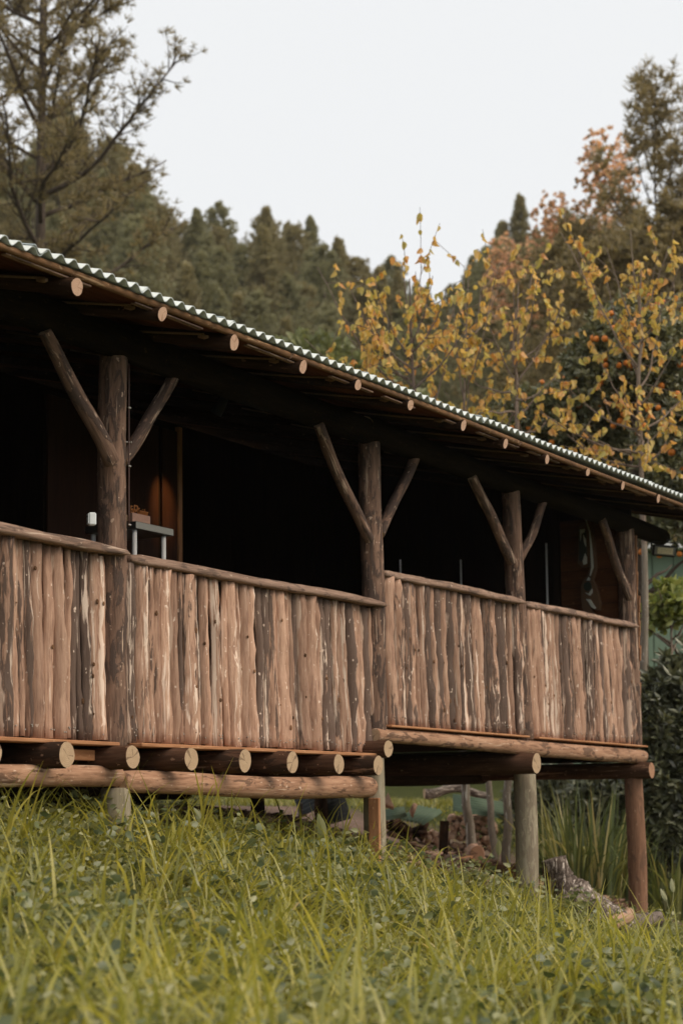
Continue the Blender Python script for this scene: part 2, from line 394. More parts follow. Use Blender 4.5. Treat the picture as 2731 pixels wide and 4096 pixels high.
M_INLAYG = plain('dark_green_inlay', (.035, .042, .03), .5, .2, 25, .05, .4)
M_SHED = plain('green_wall_paint', (.165, .225, .160), .7, .10, 3, .05, .2, 0, .08)
M_SHEDROOF = plain('white_fascia', (.6, .6, .58), .7, .1, 5, .05, .2)

# ------------------------------------------------------------------ ground
def sstep(a, b, x): 
    t = np.clip((x - a) / (b - a), 0, 1); return t * t * (3 - 2 * t)
def ground(x, y, fine=True):
    x = np.asarray(x, float); y = np.asarray(y, float)
    g0 = np.interp(x, [-40, -14, -8, -4, 0, 3, 5.6, 8.05, 11, 16, 40], [.0, .10, .07, .0, -.17, -.40, -.76, -1.10, -1.42, -1.5, -1.5])
    ym = np.maximum(np.minimum(y, 0), -9); n_ = g0 + .27 * np.maximum(ym, -2.4) + .10 * np.minimum(ym + 2.4, 0)
    pl = .02 + .012 * np.maximum(y - 3, 0)
    k = 14.0
    b = g0 + .27 * np.maximum(y, 0)
    sm = -np.log(np.exp(-k * b) + np.exp(-k * pl)) / k
    n_ = n_ - .35 * sstep(1.0, 4.5, x) * sstep(0, 1.0, -y)
    z = np.where(y < 0, n_, np.minimum(b, sm))
    d = np.hypot(x + 8.5, y + 6.4); az = np.arctan2(x + 8.5, y + 6.4)     # 60 deg = straight ahead
    m = sstep(math.radians(8), math.radians(38), az) * (1 - sstep(math.radians(100), math.radians(150), az))
    hill = (34 - 5 * sstep(math.radians(56), math.radians(62), az)) * sstep(42, 128, d) ** 1.05 * m
    hill = hill * (1 + .06 * np.sin(az * 23) + .04 * np.sin(az * 51 + d * .05))
    z = z + hill
    if fine: z = z + .025 * np.sin(x * 2.1 + 1.3 * np.sin(y * 1.7)) * np.cos(y * 2.3 + x * .6) * np.exp(-(d / 30) ** 2)
    return z
def gz(x, y): return float(ground(np.array([x]), np.array([y]))[0])
def groundmat():
    m, t = newmat('soil_and_turf')
    tc = t.nodes.new('ShaderNodeTexCoord'); v = tc.outputs['Object']
    n1 = noise(t, v, .35, 4); n2 = noise(t, v, 5, 5, .65); n3 = noise(t, v, 40, 4, .7)
    green = ramp(t, math_(t, 'ADD', math_(t, 'MULTIPLY', n2, .5), math_(t, 'MULTIPLY', n3, .5)), [(.3, (.030, .034, .012)), (.5, (.060, .068, .022)), (.7, (.11, .115, .04))])
    soil = ramp(t, math_(t, 'ADD', math_(t, 'MULTIPLY', n2, .5), math_(t, 'MULTIPLY', n3, .5)), [(.3, (.16, .10, .075)), (.7, (.34, .235, .185))])
    sx = t.nodes.new('ShaderNodeSeparateXYZ'); L(t, v, sx.inputs[0])
    # bare trodden strip behind and beneath the deck
    d = math_(t, 'ADD', math_(t, 'ABSOLUTE', math_(t, 'MULTIPLY', math_(t, 'SUBTRACT', sx.outputs[1], 3.3), .33)), math_(t, 'MULTIPLY', math_(t, 'SUBTRACT', n1, .5), .8))
    xm = ramp(t, math_(t, 'MULTIPLY', sx.outputs[0], .05), [(.56, 1), (.66, 0)])
    f = math_(t, 'MULTIPLY', ramp(t, d, [(.85, 1), (1.05, 0)]), xm)
    col = mix(t, f, green, soil)
    return finish(t, m, col, .95, n3, .6, .03, .05)
M_GROUND = groundmat()
rr = np.concatenate([np.linspace(0, 34, 110), np.geomspace(35, 700, 60)])
aa = np.linspace(0, 2 * math.pi, 241)[:-1]
GX = -2.0 + rr[:, None] * np.sin(aa)[None]; GY = -1.0 + rr[:, None] * np.cos(aa)[None]
GV = np.stack([GX, GY, ground(GX, GY)], -1).reshape(-1, 3)
k = len(aa); i = np.arange(len(rr) - 1)[:, None] * k; j = np.arange(k)[None]; j2 = (j + 1) % k
obj('ground', mesh('ground', GV, [np.stack([i + j, i + k + j, i + k + j2, i + j2], -1).reshape(-1, 4)], True), M_GROUND)['kind'] = 'structure'

# ------------------------------------------------------------------ the lodge
lodge = empty('log_lodge', (3.5, 2.0, -.4), 'rustic log lodge on stilts with a slab-wood balcony under a corrugated roof', 'lodge')
rg = np.random.default_rng(5)
PX = [(0.0, -.01), (3.02, 3.05), (5.42, 5.60), (7.97, 8.07)]          # x at head, x at floor
FLOOR = [.40, .40, .60, .60]
PR = [(.082, .090), (.077, .086), (.077, .085), (.084, .089)]
posts = []
for n_, ((xt, xb), fl, (rt_, rb)) in enumerate(zip(PX, FLOOR, PR)):
    posts.append(log('post', (xb, 0, fl - .03), (xt, 0, 2.63), rb, rt_, [M_POST, M_END], lodge, rg, nl=26, knots=5, rough=.035, bend=.008))
xl = -3.0
posts.append(log('post', (xl, 0, .37), (xl, 0, 2.63), .08, .076, [M_POST, M_END], lodge, rg, nl=18))
# cable clipped down the first post
mb = MB(); mb.tube([(.052, -.072, z) for z in np.linspace(2.58, 1.63, 12)] , .0045, 6)
cable = build('cable', mb, M_CABLE, posts[0])
for z in (2.32, 1.98, 1.64):
    mb = MB(); mb.box((.052, -.077, z), (.022, .012, .010), bev=.003); build('clip', mb, M_NAIL, posts[0])
mb = MB(); mb.tube([(.06, -.02, 2.13), (.125, -.03, 2.135)], .004, 6); mb.tube([(.122, -.03, 2.135), (.128, -.03, 2.135)], .008, 8); build('bolt', mb, M_NAIL, posts[0])

BR = [((-.15, -.10, 1.97), (-.69, -.06, 2.60), .046, .040), ((.07, -.01, 2.02), (.60, -.01, 2.64), .038, .036),
      ((2.83, -.095, 1.89), (2.22, -.06, 2.60), .042, .038), ((3.15, -.01, 1.98), (3.72, -.01, 2.64), .040, .040),
      ((5.21, -.09, 2.00), (4.57, -.06, 2.60), .042, .038), ((5.55, -.01, 2.07), (6.07, -.01, 2.64), .039, .037),
      ((7.83, -.085, 1.95), (7.28, -.05, 2.62), .042, .038)]
for a, b, r0, r1 in BR:
    log('brace', a, b, r0, r1, [M_POST, M_END], lodge, rg, nl=12, knots=2, bend=.010)
# top plate
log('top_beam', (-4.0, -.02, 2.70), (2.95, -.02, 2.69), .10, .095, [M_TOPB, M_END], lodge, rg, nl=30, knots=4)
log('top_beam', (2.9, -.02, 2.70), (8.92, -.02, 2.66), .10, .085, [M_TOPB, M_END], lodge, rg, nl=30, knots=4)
# rafters (slope .22)
SL = .22
RX = [-2.75, -1.95, -1.135, -.393, .313, 1.076, 1.754, 2.472, 3.278, 3.981, 4.744, 5.567, 6.34, 7.198, 8.05, 8.85]
RZc = [2.66, 2.66, 2.657, 2.687, 2.681, 2.696, 2.716, 2.719, 2.722, 2.708, 2.711, 2.737, 2.74, 2.751, 2.745, 2.745]
RR = [.05, .05, .050, .043, .049, .045, .041, .041, .043, .041, .040, .038, .040, .042, .04, .04]
for x, z, r in zip(RX, RZc, RR):
    x -= .03 * (1.25 + .17 * (x + 1.1))
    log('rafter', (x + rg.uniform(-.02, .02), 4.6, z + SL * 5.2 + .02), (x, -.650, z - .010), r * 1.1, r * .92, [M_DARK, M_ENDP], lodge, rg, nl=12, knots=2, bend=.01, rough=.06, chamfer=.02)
    # frayed rope lashed beside the rafter end
    mb = MB(); ys = np.linspace(-.52, 1.6, 9)
    mb.tube([(x - .09 + .02 * math.sin(y * 4 + x), y, z + SL * (y + .6) + .015 - .03 * math.sin((y + .52) / 2.12 * math.pi)) for y in ys], .007, 6)
    mb.tube([(x - .09, -.535, z + .02), (x - .088, -.51, z + .022), (x - .09, -.47, z + .03)], [.009, .014, .008], 7)
    build('rope', mb, M_ROPE, lodge)
# soffit boards along the eave, lath, corrugated sheets
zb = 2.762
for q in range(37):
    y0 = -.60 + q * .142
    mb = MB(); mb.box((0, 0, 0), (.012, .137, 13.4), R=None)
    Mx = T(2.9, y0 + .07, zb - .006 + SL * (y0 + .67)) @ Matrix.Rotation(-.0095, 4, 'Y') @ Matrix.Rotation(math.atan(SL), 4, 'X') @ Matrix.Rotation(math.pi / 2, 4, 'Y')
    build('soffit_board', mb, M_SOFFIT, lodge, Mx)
for a, b in ((-4.0, .9), (.93, 4.2), (4.23, 9.6)):
    log('lath', (a, -.628, 2.730 + .0062 * a), (b, -.628, 2.730 + .0062 * b), .020, .020, [M_LATH, M_ENDP], lodge, rg, nl=26, k=8, knots=1, bend=.006)
x0 = -3.9
while x0 < 9.4:                                  # thin split strips showing below the lath
    ln = .25 + .6 * rg.random()
    mb = MB(); mb.box((0, 0, ln / 2), (.009, .034, ln), bev=.002)
    build('shim', mb, M_RAIL, lodge, T(x0, -.598, 2.708 + .0062 * x0 - .004 * rg.random()) @ Matrix.Rotation(math.pi / 2, 4, 'Y'))
    x0 += ln + rg.uniform(.02, .5)
PITCHC, AMP, NW = .104, .0165, 9
def corr(name, nw, ylen, pitch, amp, thick, ys=2, seg=12):
    n = nw * seg + 1
    x = np.linspace(0, nw * pitch, n); z = amp * np.cos(x / pitch * 2 * math.pi)
    yy = np.linspace(0, ylen, ys)
    top = np.stack([np.repeat(x[None], ys, 0), np.repeat(yy[:, None], n, 1), np.repeat(z[None], ys, 0)], -1).reshape(-1, 3)
    bot = top - [0, 0, thick]
    V = np.concatenate([top, bot]); o = n * ys
    i = np.arange(ys - 1)[:, None] * n; j = np.arange(n - 1)[None]
    Q = np.stack([i + j, i + j + 1, i + n + j + 1, i + n + j], -1).reshape(-1, 4)
    jj = np.arange(n - 1); e0 = np.stack([jj, jj + o, jj + 1 + o, jj + 1], -1)
    lb = (ys - 1) * n; e1 = np.stack([lb + jj, lb + jj + 1, lb + jj + 1 + o, lb + jj + o], -1)
    ii = np.arange(ys - 1) * n
    s0 = np.stack([ii, ii + n, ii + n + o, ii + o], -1); s1 = np.stack([ii + n - 1, ii + n - 1 + o, ii + 2 * n - 1 + o, ii + 2 * n - 1], -1)
    return mesh(name, V, [Q, Q[:, ::-1] + o, e0, e1, s0, s1], [True, True, False, False, False, False])
sheet = corr('roof_sheet', NW, 5.6, PITCHC, AMP, .005)
x0 = -4.02; q = 0
while x0 < 9.4:
    dy = rg.uniform(-.012, .012)
    obj('roof_sheet', sheet, M_ZINC, lodge, T(x0, -.668 + dy, 2.766 + .0105 * x0 + (.006 if q % 2 else 0)) @ Matrix.Rotation(math.atan(SL), 4, 'X') @ Matrix.Rotation(-.0105 + rg.uniform(-.004, .004), 4, 'Y'))
    x0 += PITCHC * (NW - 1); q += 1

# floors, joists, long beams, stilts
def plank(name, a, b, wy, wz, m, parent=None, bev=.004):
    """board from a to b, width wy (along Y), thickness wz"""
    a, b = Vector(a), Vector(b); d = b - a
    mb = MB(); mb.box((0, 0, d.length / 2), (wz, wy, d.length), bev=bev)
    M = Matrix.Translation(a) @ d.to_track_quat('Z', 'Y').to_matrix().to_4x4()
    xx = M.to_3x3() @ Vector((1, 0, 0))
    if abs(xx.z) < .7: M = M @ RZ(math.pi / 2)
    return build(name, mb, m, parent, M)
plank('floor_edge', (-3.6, -.05, .385), (-.10, -.05, .378), .15, .022, M_PLANK, lodge)
plank('floor_edge', (.10, -.05, .380), (2.93, -.05, .380), .16, .022, M_PLANK, lodge)
plank('floor_edge', (3.10, -.05, .592), (5.47, -.05, .585), .13, .016, M_PLANK, lodge)
plank('floor_edge', (5.66, -.05, .582), (8.16, -.05, .572), .13, .016, M_PLANK, lodge)
for a, b, z in ((-3.9, 3.0, .385), (3.05, 8.15, .585)):
    for q in range(13):
        mb = MB(); mb.box((0, 0, 0), (.022, .262, b - a))
        build('floor_board', mb, M_DARK, lodge, T((a + b) / 2, .165 + q * .27, z) @ Matrix.Rotation(math.pi / 2, 4, 'Y'))
JX = [-2.5, -1.9, -1.31, -.72, -.14, .43, 1.0, 1.55, 2.135, 2.67]
for x in JX:
    r = rg.uniform(.066, .074)
    log('joist', (x + rg.uniform(-.03, .03), 3.5, .301), (x, -.235, .303), r, r, [M_JOIST, M_END], lodge, rg, nl=12, rough=.035, chamfer=.03)
log('joist', (2.93, 3.5, .42), (2.90, -.19, .423), .066, .064, [M_JOIST, M_END], lodge, rg, nl=12, chamfer=.03)
log('joist', (5.45, 3.5, .365), (5.31, -.235, .362), .088, .084, [M_JOIST, M_END], lodge, rg, nl=12, chamfer=.03)
log('joist', (8.05, 3.5, .345), (8.0, -.20, .345), .078, .076, [M_JOIST, M_ENDR], lodge, rg, nl=12, chamfer=.03)
log('floor_beam', (-3.8, -.045, .228), (-.02, -.045, .200), .062, .058, [M_BEAM, M_END], lodge, rg, nl=26, knots=4, rough=.025, chamfer=.15)
log('floor_beam', (.02, -.040, .172), (2.90, -.040, .160), .066, .078, [M_BEAM, M_END], lodge, rg, nl=26, knots=6, rough=.025, chamfer=.22)
log('edge_beam', (2.965, -.055, .525), (8.14, -.055, .478), .051, .070, [M_BEAM, M_END], lodge, rg, nl=34, knots=6, rough=.035, chamfer=.12)
for q, (x, zt, r, m) in enumerate(((.02, .13, .086, M_STILT), (3.035, .42, .077, M_STILT), (5.60, .30, .094, M_STILT), (8.06, .30, .087, M_STILTR))):
    xb = x + (.0, -.01, 0, .03)[q]
    log('stilt', (xb, .0, gz(x, 0) - .35), (x, .0, zt), r * 1.05, r, [m, M_END], lodge, rg, nl=16, knots=2, rough=.02, bend=.006)
log('stilt', (-3, 0, -.4), (-3, 0, .2), .085, .085, [M_STILT, M_END], lodge, rg)
log('stilt', (4.65, 2.0, -.5), (4.65, 2.0, .30), .062, .06, [M_DARK, M_END], lodge, rg)
for x in (-2.5, .5, 7.9): log('stilt', (x, 3.3, -.5), (x, 3.3, .30), .07, .07, [M_DARK, M_END], lodge, rg)
plank('packing_plank', (2.935, -.06, -.62), (2.935, -.06, .082), .028, .085, M_PLANK, lodge)
log('back_beam', (-3.8, 2.2, .17), (3.9, 2.2, .17), .075, .075, [M_DARK, M_END], lodge, rg)
log('back_beam', (3.2, 1.6, .235), (8.1, 1.6, .325), .085, .085, [M_DARK, M_END], lodge, rg)
plank('rim_board', (3.1, 3.3, .46), (8.1, 3.3, .46), .03, .22, M_DARK, lodge)
plank('rim_board', (8.115, .06, .50), (8.115, 3.3, .50), .03, .14, M_DARK, lodge)
for q in range(2):
    plank('skirting_board', (-3.8, 2.32, .08 - .19 * q), (3.55, 2.32, .08 - .19 * q), .03, .18, M_STAIN, lodge)
# nailed block between the joists
plank('blocking', (-.62, -.02, .315), (-.21, -.02, .315), .03, .06, M_PLANK, lodge)
plank('blocking', (-.02, -.06, .325), (.10, -.06, .325), .05, .05, M_PLANK, lodge)

# railings
def slat_mesh(name, wd, dp, h, lean, rng, nk):
    """half-round offcut, front towards -Y, local origin at its foot"""
    nr, k = 16, 8
    z = np.linspace(0, h, nr); th = np.linspace(0, math.pi, k)
    a1, a2 = wob(rng, z / h, .0045, (.7, 1.6, 3.1)), wob(rng, z / h, .0045, (.7, 1.6, 3.1))
    dpz = dp * (1 + wob(rng, z / h, .16)); cx = lean * (z - h) / h * -1 * -1
    bow = rng.uniform(-.010, .010) * np.sin(z / h * math.pi)
    xl = -wd / 2 + a1; xr = wd / 2 + a2
    c = -np.cos(th)
    pk = rng.uniform(.75, 1.6)
    X = xl[:, None] + (xr - xl)[:, None] * (c[None] + 1) / 2 + (lean * (1 - z / h) + bow)[:, None]
    Yv = -dpz[:, None] * (np.sin(th)[None] ** pk) * (1 + .10 * rng.normal(size=(nr, k)))
    ks = []
    for _ in range(nk):
        zz = rng.uniform(.08 * h, .95 * h); jx = rng.integers(2, k - 2)
        i0 = int(zz / h * (nr - 1)); Yv[i0, jx] -= .009; ks.append((i0, jx))
    Z = np.repeat(z[:, None], k, 1); Z[0] += rng.uniform(-.010, .006); Z[-1] += rng.uniform(-.012, .006)
    V = np.stack([X, Yv, Z], -1).reshape(-1, 3)
    i = np.arange(nr - 1)[:, None] * k; j = np.arange(k - 1)[None]
    Q = np.stack([i + j, i + j + 1, i + k + j + 1, i + k + j], -1).reshape(-1, 4)
    b = np.arange(nr - 1) * k
    back = np.stack([b + k - 1, b, b + k, b + 2 * k - 1], -1)
    P = [Q, back, np.array([np.arange(k)[::-1]]), np.array([np.arange(k) + (nr - 1) * k])]
    S = [True, False, False, False]; MI = [0, 0, 0, 0]
    VV = [V]; n = len(V)
    for i0, jx in ks:
        p = V[i0 * k + jx]; rx = rng.uniform(.004, .013); rz = rx * rng.uniform(1.0, 1.9)
        a = np.arange(8) * math.pi / 4
        ring = np.stack([p[0] + rx * np.cos(a), np.full(8, p[1] + .003), p[2] + rz * np.sin(a)], -1)
        ring2 = np.stack([p[0] + rx * .7 * np.cos(a), np.full(8, p[1] - .0015), p[2] + rz * .7 * np.sin(a)], -1)
        VV += [ring, ring2]; aj = np.arange(8); an = (aj + 1) % 8
        P += [np.stack([n + aj, n + an, n + 8 + an, n + 8 + aj], -1), np.array([n + 8 + aj])]; S += [False, False]; MI += [1, 1]; n += 16
    for xx in rng.uniform(-.3, .3, 2):      # nail heads near the foot
        p = np.array([lean + xx * wd, -dp * .96, rng.uniform(.03, .07)]); a = np.arange(6) * math.pi / 3
        ring = np.stack([p[0] + .0045 * np.cos(a), np.full(6, p[1]), p[2] + .0045 * np.sin(a)], -1)
        VV.append(ring); VV.append(ring + [0, .012, 0]); aj = np.arange(6); an = (aj + 1) % 6
        P += [np.array([n + aj]), np.stack([n + aj, n + an, n + 6 + an, n + 6 + aj], -1)]; S += [False, False]; MI += [2, 2]; n += 12
    return mesh(name, np.concatenate(VV), P, S, MI)
SECT = [  # x0, x1 at the foot of the slats, floor z, top z, handrail from x to x, lean at both ends, mean width
    (-3.45, -.085, .402, 1.452, -3.5, -.005, .00, .03, .073, 1.472),
    (.085, 3.03, .402, 1.436, .105, 3.035, .02, .075, .073, 1.452),
    (3.10, 5.52, .603, 1.676, 3.13, 5.415, .06, .085, .079, 1.690),
    (5.68, 8.00, .592, 1.682, 5.585, 7.97, .06, .105, .080, 1.695)]
srng = np.random.default_rng(21)
for x0, x1, zf, zt, h0, h1, l0, l1, wm, zr in SECT:
    backlog = log('railing', (h0, .045, zf + .72), (h1, .045, zf + .72), .035, .035, [M_DARK, M_END], lodge, srng, nl=14, k=10)
    log('cross_rail', (h0 + .05, .045, zf + .18), (h1 - .05, .045, zf + .18), .035, .035, [M_DARK, M_END], backlog, srng, nl=14, k=10)
    # handrail: a slab with the waney edge outwards
    nl = 30; xs = np.linspace(h0, h1, nl)
    sec = np.array([(-.058, -.026), (-.072, -.012), (-.048, .030), (.05, .040), (.058, .034), (.055, -.024)])
    k = len(sec); V = []
    for q, x in enumerate(xs):
        s_ = 1 + .05 * math.sin(q * .9 + h0) * srng.uniform(.3, 1); e = min(1, (nl - 1 - q) / 2 * .35 + .55, q / 2 * .5 + .75)
        for yy, zz in sec: V.append((x - h0, yy * s_ - .012 + .062 * (1 - q / (nl - 1)) ** 1.5, zz * s_ * e + .004 * math.sin(q * .33 + h0 * 3) + srng.normal() * .0012))
    V = np.array(V); i = np.arange(nl - 1)[:, None] * k; j = np.arange(k)[None]; j2 = (j + 1) % k
    V = V[:, [1, 2, 0]] * [1, 1, 1]          # grain along local Z: (y, z, x) -> local (x, y, z)
    Mr = T(h0, -.045, zr) @ Matrix(((0, 0, 1, 0), (1, 0, 0, 0), (0, 1, 0, 0), (0, 0, 0, 1)))
    obj('handrail', mesh('handrail', V, [np.stack([i + j, i + j2, i + k + j2, i + k + j], -1).reshape(-1, 4), np.array([np.arange(k)[::-1], np.arange(k) + (nl - 1) * k])], False), [M_RAIL], backlog, Mr)
    x = x0
    while x < x1 - .02:
        wd = float(np.clip(srng.normal(wm, .026), .045, .14)); wd = min(wd, x1 - x)
        if x1 - x - wd < .045: wd = x1 - x
        f = (x - x0) / (x1 - x0); lean = l0 + (l1 - l0) * f
        h = zt - zf + srng.uniform(-.008, .008)
        me = slat_mesh('slat', wd * .99, float(np.clip(wd * .52, .026, .055)) * srng.uniform(.8, 1.25), h, 0.0, srng, int(srng.choice([0, 0, 1, 1, 2])))
        # lean: shear of a real board = rotation about Y
        M = T(x + wd / 2, -.008 + srng.uniform(-.008, .008), zf) @ Matrix.Rotation(-math.atan(lean / h), 4, 'Y') @ Matrix.Rotation(srng.uniform(-.016, .016), 4, 'Y')
        obj('slat', me, [M_SLAT, M_KNOT, M_NAIL], backlog, M)
        x += wd

# walls behind the balcony, end wall, shingles
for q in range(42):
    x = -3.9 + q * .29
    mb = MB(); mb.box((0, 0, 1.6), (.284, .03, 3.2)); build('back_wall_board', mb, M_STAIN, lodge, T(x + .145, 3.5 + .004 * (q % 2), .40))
for q in range(13):                                   # inner end wall of horizontal planks, up to a door frame
    z = .62 + q * .165
    mb = MB(); mb.box((0, 0, 0), (.022, .160, .60), bev=.004)
    build('end_wall_board', mb, M_INNER, lodge, T(8.00 + .003 * (q % 2), .37, z + .08) @ Matrix.Rotation(math.pi / 2, 4, 'X'))
def gable_panel(name, x0, x1, y0, y1, z0, m):
    roof = lambda y: 2.70 + SL * (y + .6)
    mb = MB(); n_ = 4; p = [(y0, z0), (y1, z0), (y1, roof(y1)), (y0, roof(y0))]
    V = [(x, y, z) for x in (x0, x1) for y, z in p]
    mb.add(V, [np.array([[0, 1, 2, 3], [7, 6, 5, 4], [0, 4, 5, 1], [1, 5, 6, 2], [2, 6, 7, 3], [3, 7, 4, 0]])]); return build(name, mb, m, lodge)
gable_panel('end_wall_panel', 7.995, 8.03, .69, 3.48, .6, M_STAIN)
mb = MB(); mb.box((7.985, .715, 1.72), (.05, .06, 2.2), bev=.004); build('door_frame', mb, M_STAIN, lodge)
mb = MB(); mb.tube([(7.93, .79, .62), (7.93, .79, 2.55)], .011, 8); build('door_rail', mb, M_CHROME, lodge)
mb = MB(); mb.tube([(7.2, 1.35, .62), (7.2, 1.35, 2.35)], .009, 8); build('door_rail', mb, M_CHROME, lodge)
mb = MB(); mb.tube([(5.9, 1.3, .62), (5.9, 1.3, 2.2)], .008, 8); build('door_rail', mb, M_CHROME, lodge)
for q in range(17):                                   # shingles nailed up the outside of the gable
    z = .585 + q * .118
    for c_ in range(9):
        wd = rg.uniform(.16, .21); y0 = -.035 + c_ * .19 + rg.uniform(-.01, .01)
        mb = MB(); mb.box((0, 0, 0), (.016, wd, .150), bev=.003)
        build('shingle', mb, M_SHINGLE, lodge, T(8.175 + .006 * rg.random(), y0 + .09, z + .05) @ Matrix.Rotation(rg.uniform(.06, .12), 4, 'Y'))
gable_panel('gable_wall', 8.13, 8.16, .0, 3.5, .58, M_STAIN)
gable_panel('gable_wall', -3.88, -3.82, .0, 3.5, .38, M_STAIN)

# ------------------------------------------------------------------ things on and in the lodge
o = empty('floodlight', (8.66, -.13, 2.49), 'black LED floodlight hanging under the beam end at the lodge corner', 'floodlight', None, math.radians(-52))
Mf = WM[o.name] @ Matrix.Rotation(math.radians(4), 4, 'Y') @ Matrix.Rotation(math.radians(10), 4, 'X')
mb = MB(); mb.box((0, 0, 0), (.235, .05, .112), bev=.014); build('housing', mb, M_BLACK, o, Mf)
mb = MB(); mb.box((0, -.0245, 0), (.200, .008, .080), bev=.003); build('light_panel', mb, M_LED, o, Mf)
mb = MB()
for a in range(13):
    for b in range(5): mb.box((-.066 + a * .0118, -.0295, -.024 + b * .012), (.0085, .003, .0085))
build('led_chip', mb, M_CHIP, o, Mf)['kind'] = 'stuff'
mb = MB(); mb.tube([(-.13, 0, 0), (-.132, 0, .07), (-.10, .0, .083), (.10, 0, .083), (.132, 0, .07), (.13, 0, 0)], .007, 6); build('bracket', mb, M_BLACK, o, Mf)
mb = MB(); mb.tube([(.03, 0, .08), (.03, .01, .12)], .012, 8); mb.tube([(.03, 0, .09), (.07, .02, .12), (.12, .03, .16)], .004, 6); build('mounting_bolt', mb, M_BLACK, o, Mf)

o = empty('socket_box', (-.10, -.02, 1.64), 'white plastic socket box fixed on the shaded side of the nearest post', 'socket')
Mj = T(-.238, -.03, 1.638) @ RZ(math.radians(-40)) @ Matrix.Scale(.74, 4)
mb = MB(); mb.box((0, 0, 0), (.058, .062, .098), bev=.010); build('case', mb, M_WHITE, o, Mj)
mb = MB(); mb.box((-.031, 0, 0), (.006, .05, .078), bev=.002); build('cover_plate', mb, M_WHITE, o, Mj)
mb = MB()
for z in (-.02, .02): mb.tube([(-.036, 0, z), (-.0335, 0, z)], .010, 10)
build('socket_hole', mb, M_BLACK, o, Mj)

o = empty('steel_table', (.98, .56, .41), 'tall stainless steel table with tubular legs behind the second railing bay', 'table')
mb = MB(); mb.box((.98, .61, 1.776), (.40, .40, .046), bev=.003); build('table_top', mb, M_STEEL, o)
for x in (.815, 1.125):
    for y in (.45, .77):
        mb = MB(); mb.tube([(x, y, .41), (x, y, 1.75)], .0155, 12); build('leg', mb, M_CHROME, o)

o = empty('kitchen_sign', (.86, .52, 1.80), 'small wooden sign of orange cut-out letters standing on the steel table', 'sign')
mb = MB(); mb.box((.0, 0, .03), (.190, .035, .056), bev=.003); sb = build('base_board', mb, M_SIGNB, o, T(.893, .47, 1.801))
log('round_billet', (.80, .50, 1.828), (.80, .56, 1.828), .022, .022, [M_CHOP, M_END], o, rg, k=10, nl=4)
def lettering(text, x0, x1, z0, h):
    fc = bpy.data.curves.new('lettering', 'FONT'); fc.body = text; fc.size = 1; fc.extrude = .05
    ft = bpy.data.objects.new('lettering_source', fc); me = bpy.data.meshes.new_from_object(ft); bpy.data.objects.remove(ft); me.name = 'lettering'
    xs = [v.co.x for v in me.vertices]; ys = [v.co.y for v in me.vertices]; k_ = (x1 - x0) / (max(xs) - min(xs)); kh = h / (max(ys) - min(ys))
    for v in me.vertices: v.co = ((v.co.x - min(xs)) * k_, (v.co.y - min(ys)) * kh, v.co.z * .08)
    me.materials.clear(); me.materials.append(M_LETTER)
    place(bpy.data.objects.new('lettering', me), o, T(x0, .470, z0) @ Matrix.Rotation(math.pi / 2, 4, 'X'))
lettering('Eu', .800, .838, 1.858, .046); lettering('Cozinhar', .876, .985, 1.858, .044)
a = np.linspace(0, 2 * math.pi, 25)[:-1]
hx = .00125 * 16 * np.sin(a) ** 3; hz = .0017 * (13 * np.cos(a) - 5 * np.cos(2 * a) - 2 * np.cos(3 * a) - np.cos(4 * a))
mb = MB(); nn = len(a)
for (s_, e_) in ((1.0, .68),):
    Vh = np.concatenate([np.stack([hx * q_, np.full(nn, y_), hz * q_], -1) for y_ in (-.003, .003) for q_ in (s_, e_)])
    jj = np.arange(nn); jn = (jj + 1) % nn
    mb.add(Vh, [np.stack([jj, jn, nn + jn, nn + jj], -1), np.stack([2 * nn + jj, 3 * nn + jj, 3 * nn + jn, 2 * nn + jn], -1), np.stack([jj, 2 * nn + jj, 2 * nn + jn, jn], -1), np.stack([nn + jj, nn + jn, 3 * nn + jn, 3 * nn + jj], -1)])
build('heart', mb, M_LETTER, o, T(.856, .470, 1.895))

o = empty('wardrobe', (2.2, 1.85, .41), 'dark varnished wooden wardrobe lit by a warm spot at the back of the balcony', 'wardrobe')
mb = MB(); mb.box((2.2, 1.90, 1.66), (1.60, .50, 2.5), bev=.004); build('carcass', mb, M_STAIN, o)
for a_, b_ in ((1.42, 2.08), (2.10, 2.715), (2.765, 2.955)):
    mb = MB(); mb.box(((a_ + b_) / 2, 1.635, 1.66), (b_ - a_, .022, 2.42), bev=.004); d_ = build('door', mb, M_CAB, o)
mb = MB(); mb.box((2.985, 1.64, 1.66), (.05, .05, 2.5), bev=.004); build('corner_trim', mb, M_PLANK, o)

o = empty('ceiling_spotlight', (2.70, 1.05, 3.0), 'small black spotlight under the balcony ceiling aimed at the wardrobe', 'spotlight')
mb = MB(); mb.tube([(2.70, 1.05, 3.08), (2.70, 1.05, 2.98)], .012, 8); build('stem', mb, M_BLACK, o)
mb = MB(); mb.tube([(2.70, 1.02, 3.01), (2.70, 1.10, 2.90)], [.03, .042], 12); build('lamp_can', mb, M_BLACK, o)
ld = bpy.data.lights.new('spot_bulb', 'SPOT'); ld.energy = 34; ld.color = (1.0, .62, .25); ld.spot_size = math.radians(30); ld.spot_blend = 1.0; ld.shadow_soft_size = .02
lo = bpy.data.objects.new('spot_bulb', ld)
place(lo, o, T(2.70, 1.14, 2.86) @ (Vector((2.76, 1.62, 2.28)) - Vector((2.70, 1.14, 2.86))).to_track_quat('-Z', 'Y').to_matrix().to_4x4())

